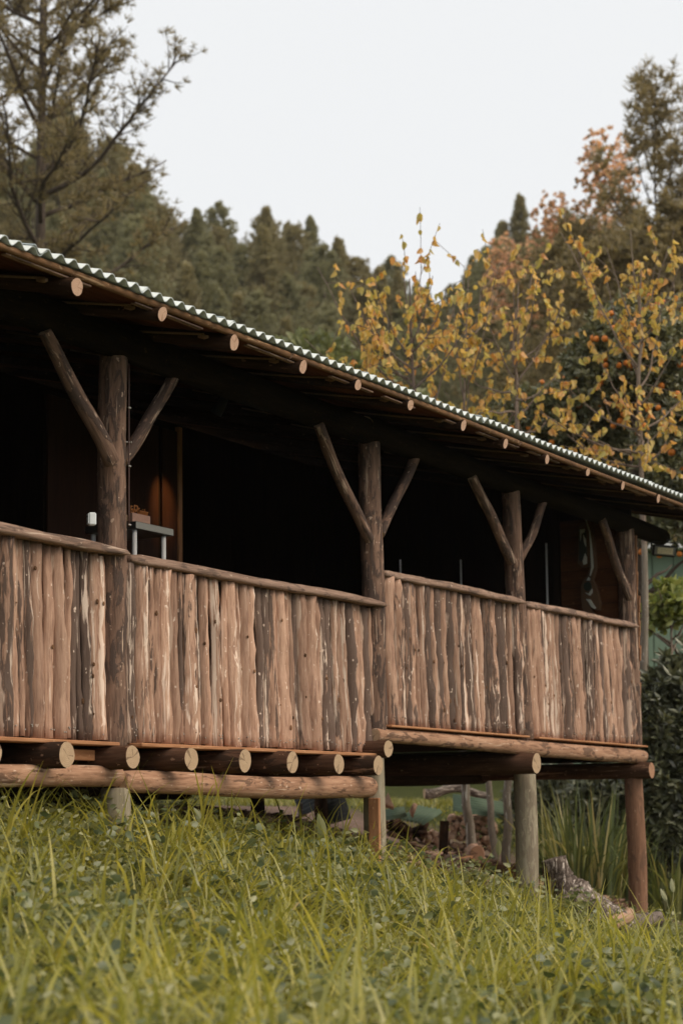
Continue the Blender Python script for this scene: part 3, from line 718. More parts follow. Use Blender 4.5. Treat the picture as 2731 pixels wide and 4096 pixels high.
def slab(mb, pts, x0, x1, mat=0):
    """outline in (y, z) given thickness from x0 to x1"""
    p = np.array(pts, float); n = len(p)
    V = np.concatenate([np.stack([np.full(n, x), p[:, 0], p[:, 1]], -1) for x in (x0, x1)])
    j = np.arange(n); jn = (j + 1) % n
    mb.add(V, [np.array([j]), np.array([n + j[::-1]]), np.stack([j, n + j, n + jn, jn], -1)], mat)
def ribbon(mid, wid):
    m = np.array(mid, float); t = np.gradient(m, axis=0); t /= np.linalg.norm(t, axis=1)[:, None]; nrm = np.stack([-t[:, 1], t[:, 0]], -1)
    wv = np.array(wid)[:, None]
    return np.concatenate([m + nrm * wv, (m - nrm * wv)[::-1]])
o = empty('carved_ornament', (7.96, .34, 1.7), 'long carved wooden ornament with pale inlay hanging on the orange plank wall', 'ornament')
vine = [(.43, 2.82), (.37, 2.74), (.335, 2.62), (.325, 2.5), (.318, 2.36), (.315, 2.28), (.34, 2.20), (.36, 2.14)]
mb = MB(); slab(mb, ribbon(vine, [.012, .016, .022, .026, .028, .03, .03, .02]), 7.925, 7.985); build('stem', mb, M_CARVE, o)
mb = MB(); slab(mb, ribbon(vine[1:7], [.004, .006, .009, .011, .012, .004]), 7.918, 7.930); build('inlay', mb, M_INLAY, o)
mb = MB(); slab(mb, [(.45, 2.68), (.46, 2.45), (.47, 2.33), (.43, 2.29), (.37, 2.29), (.352, 2.36), (.362, 2.66), (.40, 2.72)], 7.93, 7.985); build('upper_panel', mb, M_CARVE, o)
mb = MB(); slab(mb, [(.445, 2.66), (.45, 2.36), (.43, 2.34), (.37, 2.40), (.376, 2.64)], 7.922, 7.935); build('inlay', mb, M_INLAYG, o)
for pts in ([(.435, 2.65), (.385, 2.655), (.385, 2.625), (.42, 2.61), (.43, 2.54)], [(.40, 2.60), (.375, 2.55), (.375, 2.48), (.395, 2.53)], [(.385, 2.42), (.37, 2.38), (.37, 2.32), (.405, 2.31), (.41, 2.35)]):
    mb = MB(); slab(mb, pts, 7.914, 7.928); build('inlay', mb, M_INLAY, o)
lower = [(.35, 2.22), (.41, 2.17), (.435, 2.11), (.435, 1.99), (.43, 1.90), (.40, 1.84), (.34, 1.78), (.30, 1.72), (.25, 1.66), (.22, 1.66), (.23, 1.73), (.27, 1.79), (.33, 1.86), (.36, 1.93), (.35, 1.92), (.30, 1.87), (.26, 1.87), (.25, 1.93), (.27, 2.03), (.30, 2.12), (.325, 2.17)]
mb = MB(); slab(mb, lower, 7.925, 7.985); build('lower_panel', mb, M_CARVE, o)
a = np.linspace(0, 2 * math.pi, 17)[:-1]
mb = MB(); slab(mb, np.stack([.365 + .04 * np.cos(a), 2.10 + .045 * np.sin(a)], -1), 7.912, 7.93); build('disc', mb, M_INLAYG, o)
for pts in ([(.355, 2.19), (.375, 2.16), (.345, 2.155), (.34, 2.175)], [(.395, 2.045), (.36, 2.03), (.32, 2.075), (.318, 2.04), (.345, 2.01)], [(.385, 1.98), (.34, 1.975), (.30, 1.91), (.285, 1.89), (.30, 1.88), (.335, 1.905), (.36, 1.95)], [(.345, 1.82), (.30, 1.775), (.25, 1.70), (.243, 1.68), (.285, 1.74), (.33, 1.80)]):
    mb = MB(); slab(mb, pts, 7.914, 7.93); build('inlay', mb, M_INLAY, o)

# ------------------------------------------------------------------ vegetation builders
def unit(v): return v / (np.linalg.norm(v, axis=-1, keepdims=True) + 1e-9)
def rand_dir(rng, n): return unit(rng.normal(size=(n, 3)))
def leaf_cards(P, Dv, length, width, rng, droop=0.0, fold=.25):
    """pointed leaves: base, side, tip, side, folded along the midrib; P base points, Dv directions"""
    n = len(P); Dv = unit(Dv + np.array([0, 0, -droop])); ln = np.broadcast_to(length, (n,))[:, None]; wd = np.broadcast_to(width, (n,))[:, None]
    s = unit(np.cross(Dv, rand_dir(rng, n))); nn = np.cross(s, Dv)
    up1 = nn * wd * fold
    V = np.stack([P, P + Dv * ln * .26 + s * wd * .46 + up1, P + Dv * ln * .62 + s * wd * .40 + up1, P + Dv * ln, P + Dv * ln * .62 - s * wd * .40 + up1, P + Dv * ln * .26 - s * wd * .46 + up1], 1).reshape(-1, 3)
    b = np.arange(n)[:, None] * 6
    return V, [b + np.array([[0, 1, 2, 3]]), b + np.array([[0, 3, 4, 5]])]
def needles(P, A, K, length, width, rng, spread=.9):
    """tufts: K thin needles round the axis A at each point"""
    n = len(P); Pn = np.repeat(P, K, 0); An = np.repeat(A, K, 0)
    d = unit(An + spread * rand_dir(rng, n * K)); s = unit(np.cross(d, rand_dir(rng, n * K)))
    ln = length * rng.uniform(.6, 1.1, (n * K, 1))
    V = np.stack([Pn - s * width * .5, Pn + s * width * .5, Pn + d * ln + s * width * .22, Pn + d * ln - s * width * .22], 1).reshape(-1, 3)
    b = np.arange(n * K)[:, None] * 4
    return V, [b + np.array([[0, 1, 2, 3]])]
def curve_pts(p, d, length, n, rng, lift=.0, jit=.12):
    p = np.array(p, float); d = unit(np.array(d, float)); out = [p.copy()]; st = length / (n - 1)
    for _ in range(n - 1):
        d = unit(d + np.array([0, 0, lift]) + rng.normal(size=3) * jit); p = p + d * st; out.append(p.copy())
    return np.array(out), d

M_BARK = wood('tree_bark', (.06, .045, .034), (.10, .075, .056), (.15, .115, .09), bark=(.04, .03, .024), pale=(.2, .16, .13), barkamt=.4, paleamt=.25, var=.2)
M_BARKP = wood('pale_lichen_bark', (.17, .14, .11), (.24, .20, .155), (.32, .27, .22), bark=(.12, .095, .07), pale=(.58, .56, .50), barkamt=.32, paleamt=.47, var=.2)
M_TWIG = wood('brown_twig_bark', (.13, .095, .072), (.20, .15, .115), (.27, .21, .165), bark=(.08, .058, .045), pale=(.36, .30, .24), barkamt=.4, paleamt=.3, var=.15)
M_NEED = leafmat('pine_needles', [(0, (.16, .130, .070)), (.5, (.29, .238, .128)), (1, (.42, .33, .18))], .45, .03)
M_NEEDF = leafmat('far_pine_needles', [(0, (.17, .152, .084)), (.5, (.31, .275, .155)), (1, (.44, .37, .215))], .40, .03, True, .5, .35)
M_NEEDG = leafmat('far_grey_needles', [(0, (.17, .17, .098)), (.5, (.30, .292, .175)), (1, (.42, .39, .24))], .40, .03, True, .5, .35)
M_SUNTINT = leafmat('suntinted_foliage', [(0, (.20, .16, .09)), (.30, (.36, .24, .14)), (.45, (.82, .48, .32)), (1, (.90, .66, .50))], .55, .03)  # paler stops paint low sunlight on treetops into the leaf colour
M_AUT = leafmat('autumn_leaf', [(0, (.48, .42, .10)), (.35, (.70, .52, .13)), (.75, (.76, .46, .12)), (1, (.74, .34, .11))], .5, .05, False)
M_AUTI = leafmat('autumn_leaf_mass', [(0, (.48, .42, .10)), (.35, (.70, .52, .13)), (.75, (.76, .46, .12)), (1, (.74, .34, .11))], .5, .05)
M_CITRUS = leafmat('citrus_leaf', [(0, (.085, .095, .042)), (.5, (.16, .165, .075)), (1, (.26, .245, .125))], .25, .08)
M_BUSH = leafmat('dark_bush_leaf', [(0, (.062, .070, .036)), (.5, (.125, .138, .068)), (1, (.25, .255, .14))], .2, .10)
M_SHRUBG = leafmat('green_broadleaf', [(0, (.115, .125, .050)), (.5, (.20, .215, .085)), (1, (.30, .295, .13))], .3, .05, True, .5, .5)
M_SHRUBP = leafmat('pale_green_leaf', [(0, (.17, .22, .055)), (.5, (.30, .35, .10)), (1, (.46, .46, .17))], .45, .05)
M_IRIS = leafmat('strap_leaf', [(0, (.075, .105, .035)), (.5, (.17, .205, .065)), (.82, (.32, .32, .10)), (1, (.62, .52, .26))], .4, .05)
M_GRASS = leafmat('grass_blade', [(0, (.080, .088, .022)), (.35, (.20, .198, .042)), (.68, (.37, .34, .068)), (.86, (.50, .42, .12)), (1, (.56, .41, .23))], .45, .05, True, .5, 1.6)
M_TALL = leafmat('tall_grass_blade', [(0, (.15, .165, .032)), (.5, (.37, .355, .066)), (.86, (.60, .52, .11)), (1, (.64, .50, .26))], .5, .05, True, .42, 1.3)
M_WEED = leafmat('weed_leaf', [(0, (.13, .15, .06)), (.5, (.27, .28, .115)), (1, (.46, .45, .24))], .35, .04, True, .45)
M_WEEDD = leafmat('dark_weed_leaf', [(0, (.07, .095, .035)), (.5, (.13, .16, .06)), (1, (.24, .26, .11))], .35, .05, True, .45)
M_FRUIT = plain('orange_peel', (.62, .19, .02), .5, .15, 60, .2, .4, 0, .2)

def crown_obj(name, V, polys, m, parent):
    return obj(name, mesh(name, V, polys), m, parent, WM[parent.name])

# --- pines with explicit whorls (the two tall ones)
def tall_pine(name, base, H, clear, spread, label, seed, leanx=0.0, K=12, tl=.26, dens=1.0, top=.35, needmat=None, nlimb=46, uplift=.35, group=None, az=None):
    rng = np.random.default_rng(seed)
    o = empty(name, base, label, 'tree', group)
    mb = MB(); zz = np.linspace(-.5, H, 14)
    px = leanx * zz / H + wob(rng, zz / H, .12, (.8, 1.7)); py = wob(rng, zz / H, .12, (.8, 1.7))
    R0 = H * .0062; mb.tube(np.stack([px, py, zz], -1), R0 * (1 - .88 * np.clip(zz / H, 0, 1)), 9)
    TP, TA = [], []
    for q in range(nlimb):
        f = (q + rng.random()) / nlimb; z = clear * H + (1 - clear) * H * f
        ln = spread * (1 - f) ** .75 * rng.uniform(.6, 1.1) + spread * top * .3
        aa_ = q * 2.4 + rng.normal() * .4 if az is None else az[q % len(az)] + rng.normal() * .3
        el = .05 + uplift * rng.uniform(.4, 1.3) + .5 * f
        d = (math.cos(aa_) * math.cos(el), math.sin(aa_) * math.cos(el), math.sin(el))
        x_, y_ = np.interp(z, zz, px), np.interp(z, zz, py)
        pts, dd = curve_pts((x_, y_, z), d, ln, 9, rng, .05, .10)
        r_ = R0 * .36 * (ln / spread) ** .6
        mb.tube(pts, np.linspace(r_, r_ * .25, 9), 5)
        ns = int(6 * ln / spread * 1.6 * dens) + 3
        for s_ in range(ns):
            t_ = rng.uniform(.14, 1.0); ix = t_ * 8; i0 = min(int(ix), 7); p_ = pts[i0] + (pts[i0 + 1] - pts[i0]) * (ix - i0)
            sd_ = unit(unit(pts[-1] - pts[0]) * .7 + rng.normal(size=3) * [.8, .8, .35] + [0, 0, .25])
            sl = ln * rng.uniform(.15, .34) * (1.15 - .5 * t_)
            sp, _ = curve_pts(p_, sd_, sl, 5, rng, .10, .15)
            mb.tube(sp, np.linspace(r_ * .3, r_ * .08, 5), 3, cap=False)
            nt_ = int(4 + 5 * rng.random())
            tt = rng.uniform(.3, 1.0, nt_) * 4; i1 = np.minimum(tt.astype(int), 3)
            TP.append(sp[i1] + (sp[i1 + 1] - sp[i1]) * (tt - i1)[:, None] + rng.normal(size=(nt_, 3)) * .12 * tl / .26)
            TA.append(unit(np.repeat(sd_[None], nt_, 0) + [0, 0, .5]))
    TP = np.concatenate(TP); TA = np.concatenate(TA)
    build('trunk', mb, M_BARK, o, WM[o.name])
    V, P = needles(TP, TA, K, tl, .034 * tl / .26, rng, 1.3)
    crown_obj('crown', V, P, needmat or M_NEED, o)
    return o

# --- conifers of the hillside: four crowns shared by all
def conifer_data(seed, H, R, mat, K=8, n=2400, tl=.30, shape=.8, name='crown', wid=.055):
    rng = np.random.default_rng(seed)
    per = 22; nb = n // per
    fb = (np.arange(nb) + rng.random(nb)) / nb; fb = fb ** .85; zb_ = H * (.10 + .88 * fb)
    lb = (R * (1 - fb) ** shape * np.minimum(1, .6 + fb * 3) + .10) * rng.uniform(.62, 1.18, nb)
    ab = np.arange(nb) * 2.4 + rng.normal(size=nb) * .5
    t_ = rng.uniform(.25, 1.0, (nb, per)) ** .8; lift = rng.uniform(.15, .75, nb)
    rr_ = lb[:, None] * t_; a = ab[:, None] + rng.normal(size=(nb, per)) * .30
    z = zb_[:, None] + rr_ * lift[:, None] * t_ + rng.normal(size=(nb, per)) * .09
    P = np.stack([rr_ * np.cos(a), rr_ * np.sin(a), z], -1).reshape(-1, 3)
    A = unit(np.stack([np.cos(a) * .7, np.sin(a) * .7, np.full(a.shape, 1.0)], -1).reshape(-1, 3))
    V, Pl = needles(P, A, K, tl, wid, rng, .8)
    me = mesh(name, V, Pl); me.materials.append(mat)
    mb = MB(); mb.tube([(0, 0, -1.5), (0, 0, H * .5), (0, 0, H * .95)], [H * .016, H * .01, H * .002], 6)
    tr = mb.data('trunk'); tr.materials.append(M_BARK)
    return me, tr
CON = [conifer_data(1, 10, 2.7, M_NEEDG, shape=.9), conifer_data(2, 10, 3.3, M_NEEDG, shape=.7), conifer_data(3, 10, 2.4, M_NEEDF, shape=.95), conifer_data(4, 10, 3.6, M_NEEDF, shape=.62)]
def stand(name, data, loc, s, rz, label, group, sz=1.0):
    o = empty(name, loc, label, 'tree', group, rz)
    M = WM[o.name] @ Matrix.Diagonal((s, s, s * sz, 1))
    obj('trunk', data[1], M_BARK, o, M); obj('crown', data[0], M_NEED, o, M)
    return o
def polar(px, Z):
    """ground point at the bearing of photograph column px (of 1568) and distance Z along the view"""
    u = (px - 784) / 1568 * 2731 / 7450
    return CAM.x + Z * (fh.x + u * rt.x), CAM.y + Z * (fh.y + u * rt.y)

crng = np.random.default_rng(77)
# forest on the hill
rows = [(122, 60), (112, 46), (100, 32), (88, 28), (76, 22), (65, 15)]
for Z, cnt in rows:
    for q in range(cnt):
        px = -160 + (q + crng.random()) / cnt * 1900
        if Z < 80 and 640 < px < 1080 and crng.random() < .3: continue
        x, y = polar(px, Z + crng.uniform(-4, 4))
        h = (.72, .74, .78, .76, .68, .6)[[122, 112, 100, 88, 76, 65].index(Z)] * crng.uniform(.75, 1.15)
        if 980 < px < 1120: h *= .8
        stand('pine_tree', CON[int(crng.integers(0, 4))], (x, y, gz(x, y) - .3), h, crng.uniform(0, 6.28), 'grey green pine packed among its neighbours on the hillside behind the roof', 'pines covering the far hillside', crng.uniform(.9, 1.15))
# tall pines
x, y = polar(88, 46)
tall_pine('pine_tree', (x, y, gz(x, y)), 34, .365, 4.7, 'tall open pine with spreading limbs rising above the near end of the roof', 3, 0.3, K=11, tl=.19, dens=2.4, nlimb=84, uplift=.30)
x, y = polar(1545, 55)
tall_pine('pine_tree', (x, y, gz(x, y)), 19.6, .42, 5.6, 'tall thin-topped pine against the sky behind the orange tree', 9, 0, K=11, tl=.30, dens=.85, nlimb=40, uplift=.55)
dk = conifer_data(12, 10, 3.4, M_NEED, K=12, n=4200, tl=.15, shape=.62, wid=.035)
for px, Z, s, lab in ((1335, 58, 1.60, 'dark bushy pine below the crowns tinted with low sun, second from the tall thin-topped pine'), (1440, 52, 1.55, 'dark bushy pine directly beside the tall thin-topped pine'), (1255, 62, 1.22, 'dark bushy pine behind the middle golden sapling'), (1590, 50, 1.62, 'dark bushy pine below the tall thin-topped pine at the picture edge'),
                      (210, 50, .98, 'dark brownish pine standing just right of the tall open pine'), (330, 54, 1.0, 'broad dark pine on the slope right of the brownish pine'), (40, 52, 1.02, 'dark pine behind the trunk of the tall open pine'), (480, 60, 1.0, 'round-topped dark pine at the lower end of the pine group')):
    x, y = polar(px, Z); stand('pine_tree', dk, (x, y, gz(x, y) - .4), s, px * .01, lab, None)
def leafy_data(seed, n, rad, mat, ll, lw, per=6, droop=.15, lumps=9, name='crown', flat=1.0):
    """crown of leaf clusters over several lumps"""
    rng = np.random.default_rng(seed)
    c = rand_dir(rng, lumps) * np.array(rad) * .55; c[:, 2] = np.abs(c[:, 2]) * .9 - rad[2] * .1
    q = rng.integers(0, lumps, n)
    P = c[q] + rand_dir(rng, n) * (rng.random((n, 1)) ** .33) * np.array(rad) * .52
    A = unit(P - [0, 0, -rad[2] * .5])
    Pn = np.repeat(P, per, 0); D_ = unit(np.repeat(A, per, 0) * .8 + rand_dir(rng, n * per))
    V, Pl = leaf_cards(Pn, D_, ll * rng.uniform(.7, 1.2, n * per), lw * rng.uniform(.8, 1.2, n * per), rng, droop)
    me = mesh(name, V, Pl); me.materials.append(mat); return me
suntinted = leafy_data(31, 330, (1.2, 1.2, 3.0), M_SUNTINT, .17, .13, 5, .2, 26)  # crowns whose orange leaves stand in for low sun on far treetops
rtr = MB(); rtr.tube([(0, 0, -10), (.1, 0, -2), (0, 0, 1.2)], [.16, .1, .02], 6); rtr = rtr.data('trunk'); rtr.materials.append(M_BARK)
for px, py, Z, s, lab in ((1415, 300, 72, 1.15, 'rust tree with low sun painted into its leaves behind the tall thin-topped pine'), (1290, 445, 72, .95, 'rust tree with low sun painted into its leaves peeping over the dark bushy pines'), (1188, 545, 72, 1.0, 'rust tree with low sun painted into its leaves at the gap of sky'), (1240, 640, 70, .6, 'small rust tree with low sun painted into its leaves behind the middle golden sapling'), (1395, 470, 75, .6, 'small rust tree with low sun painted into its leaves low between two dark pines')):
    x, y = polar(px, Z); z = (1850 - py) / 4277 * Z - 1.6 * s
    o = empty('suntinted_tree', (x, y, gz(x, y)), lab, 'tree')
    M = T(x, y, z) @ RZ(px) @ Matrix.Diagonal((s, s, s, 1)); obj('crown', suntinted, M_SUNTINT, o, M); obj('trunk', rtr, M_BARK, o, M)
for px, Z, r, zz, lab in ((700, 38, 2.0, 8.1, 'rounded green broadleaf tree behind the middle of the roof'), (815, 40, 2.2, 7.9, 'mid green broadleaf tree between the rounded tree and the golden saplings'), (585, 44, 1.8, 9.9, 'green broadleaf tree touching the pines above the roof')):
    x, y = polar(px, Z); o = empty('broadleaf_tree', (x, y, gz(x, y)), lab, 'tree')
    M = T(x, y, zz) ; obj('crown', leafy_data(int(px), 2600, (r, r, r * .95), M_SHRUBG, .22, .13, 5, .1, 12), M_SHRUBG, o, M)
    mb = MB(); mb.tube([(0, 0, gz(x, y) - zz - .5), (.1, 0, -2), (0, .1, .8)], [.2, .14, .05], 7); build('trunk', mb, M_BARK, o, M)

# --- golden saplings
def leaf_proto(seed):
    rng = np.random.default_rng(seed)
    h = np.array([(0, 0), (.30, .12), (.46, .36), (.36, .66), (.0, 1.0)]); V = []
    for s_ in (1, -1):
        for x_, y_ in h: V.append((s_ * x_ * .74, y_, abs(x_) * .55 - .30 * y_ * y_ * rng.uniform(.2, 1.8) + .05 * rng.normal()))
    V = np.array(V); V[5] = V[0]; V[9] = V[4]
    P = [np.array([[0, 1, 2], [0, 2, 3], [0, 3, 4]]), np.array([[0, 7, 6], [0, 8, 7], [0, 4, 8]])]
    return V, P
LP = [leaf_proto(s) for s in range(5)]
LME = []
for q, (V, P) in enumerate(LP):
    me = mesh('leaf', V, P, True); me.materials.append(M_AUT); LME.append(me)
def sapling(base, stems, label, seed, nleaf=620, size=.096, group='golden saplings behind the roof'):
    """stems: list of polylines (world); limbs listed after the first: (start fraction on stem, tip point)"""
    rng = np.random.default_rng(seed)
    o = empty('golden_sapling', base, label, 'tree')
    mb = MB(); LPt = []
    B = np.array(base)
    for pts, r0, limbs in stems:
        pts = np.array(pts, float); t_ = np.linspace(0, 1, len(pts)); tt = np.linspace(0, 1, 16)
        P = np.stack([np.interp(tt, t_, pts[:, i_]) for i_ in range(3)], -1); P[1:-1, :2] += rng.normal(size=(14, 2)) * .015
        rs = np.linspace(r0, .006, 16); kz = int(np.argmax(P[:, 2] > B[2] + 3.9)); mb.tube((P - B)[:kz + 1], rs[:kz + 1], 8, 0, False); mb.tube((P - B)[kz:], rs[kz:], 8, 1, False)
        for f, tip in limbs:
            ix = f * 15; i0 = min(int(ix), 14); p0 = P[i0] + (P[i0 + 1] - P[i0]) * (ix - i0); tip = np.array(tip, float)
            s_ = np.linspace(0, 1, 9)[:, None]; ln = np.linalg.norm(tip - p0)
            Q = p0 + (tip - p0) * s_ + np.array([0, 0, -.10 * ln]) * np.sin(s_ * math.pi) + np.cumsum(rng.normal(size=(9, 3)) * .012, 0)
            rl = r0 * .42 * (1 - f * .5); mb.tube(Q - B, np.linspace(rl, rl * .25, 9), 5, 1)
            for w_ in range(int(3 + ln * 3.4)):
                fr = rng.uniform(.12, 1.0); ix2 = fr * 8; i2 = min(int(ix2), 7); p2 = Q[i2] + (Q[i2 + 1] - Q[i2]) * (ix2 - i2)
                d2 = unit(unit(tip - p0) * .55 + rng.normal(size=3) * .6 + [0, 0, .12]); l2 = rng.uniform(.15, .75)
                W_, _ = curve_pts(p2, d2, l2, 5, rng, .06, .10); mb.tube(W_ - B, np.linspace(rl * .3, .003, 5), 4, 1, cap=False)
                for g in range(int(2 + l2 * 12)):
                    x_ = rng.uniform(.15, 1.0) * 4; i3 = min(int(x_), 3); LPt.append(W_[i3] + (W_[i3 + 1] - W_[i3]) * (x_ - i3))
    build('trunk', mb, [M_BARKP, M_TWIG], o, T(B))
    LPt = np.array(LPt); rng.shuffle(LPt); LPt = LPt[:nleaf]
    one, rest = LPt[:280], LPt[280:]
    def frame():
        a_ = rng.uniform(0, 6.283); d = Vector((math.cos(a_), math.sin(a_), -rng.uniform(.8, 3.2))).normalized()
        s_ = d.cross(Vector(rng.normal(size=3))).normalized(); nrm = s_.cross(d)
        sz = size * rng.uniform(.65, 1.2)
        return Matrix(((s_.x * sz, d.x * sz, nrm.x * sz), (s_.y * sz, d.y * sz, nrm.y * sz), (s_.z * sz, d.z * sz, nrm.z * sz)))
    for p in one:
        lf = bpy.data.objects.new('leaf', LME[int(rng.integers(0, 5))])
        lf.parent = o; lf.matrix_basis = Matrix.Translation(Vector(p - B)) @ frame().to_4x4(); COL.objects.link(lf)
    if len(rest):
        m2 = MB()
        for p in rest:
            V, P = LP[int(rng.integers(0, 5))]; m2.add(V @ np.array(frame()).T + p - B, P, 0, True)
        cr_ = build('crown', m2, M_AUTI, o, T(B)); cr_['kind'] = 'stuff'
def at(px, py, Z):
    """the place seen at photograph point px, py (of 1568 x 2352) at distance Z"""
    x = px / 1568 * 2731 - 1365.5; y = 3240 - 7450 * math.tan(PITCH) - py / 1568 * 2731
    xr = x * cr + y * sr; yr = -x * sr + y * cr
    d = fw + rt * (xr / 7450) + u2 * (yr / 7450); d = d * (Z / d.dot(fh))
    return np.array(CAM + d)
def limbs(Z, L_, rng):
    return [(f, at(px, py, Z + rng.uniform(-.7, .7))) for f, px, py in L_]
r_ = np.random.default_rng(4)
def root(px, py, Z):
    p = at(px, py, Z); p[2] = gz(p[0], p[1]) - .05; return p
ZA, ZB, ZC = 20.6, 21.4, 21.6
sapling(tuple(root(1090, 1960, ZA)), [([root(1090, 1960, ZA), at(1070, 1810, ZA), at(985, 1200, ZA + .3), at(948, 850, ZA + .4), at(940, 640, ZA + .5)], .062,
    limbs(ZA + .4, [(.72, 790, 640), (.74, 840, 720), (.70, 735, 620), (.78, 870, 640), (.84, 925, 600), (.80, 1010, 650), (.76, 1040, 690), (.72, 1055, 740), (.70, 870, 800), (.68, 690, 770), (.86, 960, 610), (.76, 820, 700), (.82, 985, 620), (.66, 1020, 830), (.74, 800, 760)], r_))],
    'golden-leaved sapling spreading above the middle of the roof', 41, 940)
sapling(tuple(root(1136, 1950, ZB)), [([root(1136, 1950, ZB), at(1122, 1815, ZB), at(1080, 1400, ZB), at(1060, 1000, ZB), at(1075, 640, ZB)], .05,
    limbs(ZB, [(.80, 1040, 700), (.84, 1110, 640), (.88, 1060, 600), (.82, 1130, 600), (.76, 1090, 760), (.72, 1130, 850), (.90, 1140, 660)], r_))],
    'slender golden-leaved sapling in the gap of sky beside the wide one', 42, 260)
sapling(tuple(root(1165, 1975, ZB)), [([root(1160, 1975, ZB), at(1168, 1830, ZB), at(1200, 1300, ZB), at(1188, 960, ZB), at(1180, 820, ZB), at(1190, 650, ZB)], .06,
    limbs(ZB, [(.70, 1110, 760), (.74, 1250, 640), (.72, 1275, 760), (.68, 1090, 870), (.66, 1280, 850), (.80, 1215, 620), (.84, 1165, 640), (.62, 1110, 930), (.60, 1240, 900), (.78, 1290, 690), (.58, 1260, 960), (.62, 1140, 960)], r_))],
    'golden-leaved sapling with a forked crown behind the far half of the roof', 43, 600)
sapling(tuple(root(1478, 1880, ZC)), [([root(1470, 1990, ZC), at(1478, 1500, ZC), at(1478, 1250, ZC), at(1466, 900, ZC), at(1472, 720, ZC), at(1470, 600, ZC)], .058,
    limbs(ZC, [(.66, 1330, 580), (.70, 1290, 540), (.72, 1400, 560), (.74, 1440, 530), (.80, 1530, 560), (.72, 1560, 600), (.64, 1390, 640), (.55, 1300, 880), (.52, 1240, 950), (.56, 1390, 850), (.54, 1450, 930), (.52, 1330, 980), (.58, 1540, 800), (.55, 1580, 900), (.60, 1520, 720), (.50, 1560, 990), (.5, 1290, 1000), (.54, 1480, 1000)], r_))],
    'tallest golden-leaved sapling with a straight pale trunk by the lodge corner', 44, 900)
# bare twigs between the crowns
for (a_, b_, c_) in (((1010, 900), (1060, 830), (1075, 740)), ((1090, 940), (1150, 880), (1180, 830))):
    pass

# --- orange trees
fm = MB()
th_ = np.linspace(0, math.pi, 7); ph_ = np.linspace(0, 2 * math.pi, 11)[:-1]
FV = np.array([(math.sin(t) * math.cos(p), math.sin(t) * math.sin(p), .93 * math.cos(t)) for t in th_ for p in ph_]) * .042
i = np.arange(6)[:, None] * 10; j = np.arange(10)[None]; j2 = (j + 1) % 10
FR = mesh('fruit', FV, [np.stack([i + j, i + 10 + j, i + 10 + j2, i + j2], -1).reshape(-1, 4)], True); FR.materials.append(M_FRUIT)
def orange_tree(px, py, Z, rad, label, seed, nf, tr0):
    rng = np.random.default_rng(seed); c = at(px, py, Z); b = np.array([c[0], c[1], gz(c[0], c[1])])
    o = empty('orange_tree', tuple(b), label, 'tree')
    M = T(c)
    obj('crown', leafy_data(seed, 2300, rad, M_CITRUS, .10, .05, 6, .1, 14), M_CITRUS, o, M)
    mb = MB(); tp = np.array([(0, 0, b[2] - c[2] - .3), (.12, .1, (b[2] - c[2]) * .7), (-.1, 0, (b[2] - c[2]) * .45), (.05, .1, -.6), (0, 0, .6)])
    mb.tube(tp, [.13, .11, .09, .07, .03], 8)
    for q in range(9):
        a_ = q * 2.4; P_, _ = curve_pts(tp[2 + q % 2], (math.cos(a_), math.sin(a_), .6), rad[0] * rng.uniform(.6, 1), 8, rng, .05, .18); mb.tube(P_, np.linspace(.045, .008, 8), 5)
    build('trunk', mb, M_BARK, o, M)
    for q in range(nf):
        d = rand_dir(rng, 1)[0]; toward = unit(np.array([CAM.x - c[0], CAM.y - c[1], 0]))
        if d @ toward < .1: d = d - 2 * (d @ toward) * toward if d @ toward < -.3 else d
        p = c + d * np.array(rad) * rng.uniform(.72, .95)
        obj('fruit', FR, M_FRUIT, o, T(p) @ Matrix.Rotation(rng.uniform(0, 3), 4, 'X') @ Matrix.Scale(rng.uniform(.85, 1.15), 4))
orange_tree(1465, 850, 23.5, (.95, .95, 1.15), 'orange tree heavy with fruit behind the straight-trunked golden sapling', 51, 62, 0)
orange_tree(1590, 1110, 22.8, (.95, .95, 1.5), 'orange tree with fruit and a crooked trunk at the picture edge', 52, 34, 0)
orange_tree(1290, 1000, 24.5, (1.2, 1.2, .85), 'low orange tree with few fruit just over the far roof edge', 53, 12, 0)

# --- green shed
sx_, sy_ = 19.9, 4.3
o = empty('green_shed', (20.4, 3.6, gz(20, 4)), 'green painted board shed behind the trees past the lodge corner', 'shed', None, math.radians(-62))
Ms = WM[o.name]
for q in range(16):
    mb = MB(); mb.box((-2.6 + q * .34, 0, 2.1), (.325, .03, 4.9), bev=.004); build('wall_board', mb, M_SHED, o, Ms @ T(0, 0.004 * (q % 2), .0))
mb = MB(); mb.box((.1, 2.0, 2.1), (5.3, 3.9, 4.85)); build('shell', mb, M_SHED, o, Ms)
mb = MB(); mb.box((.1, 1.9, 4.62), (5.9, 4.5, .10)); build('roof', mb, M_SHEDROOF, o, Ms)

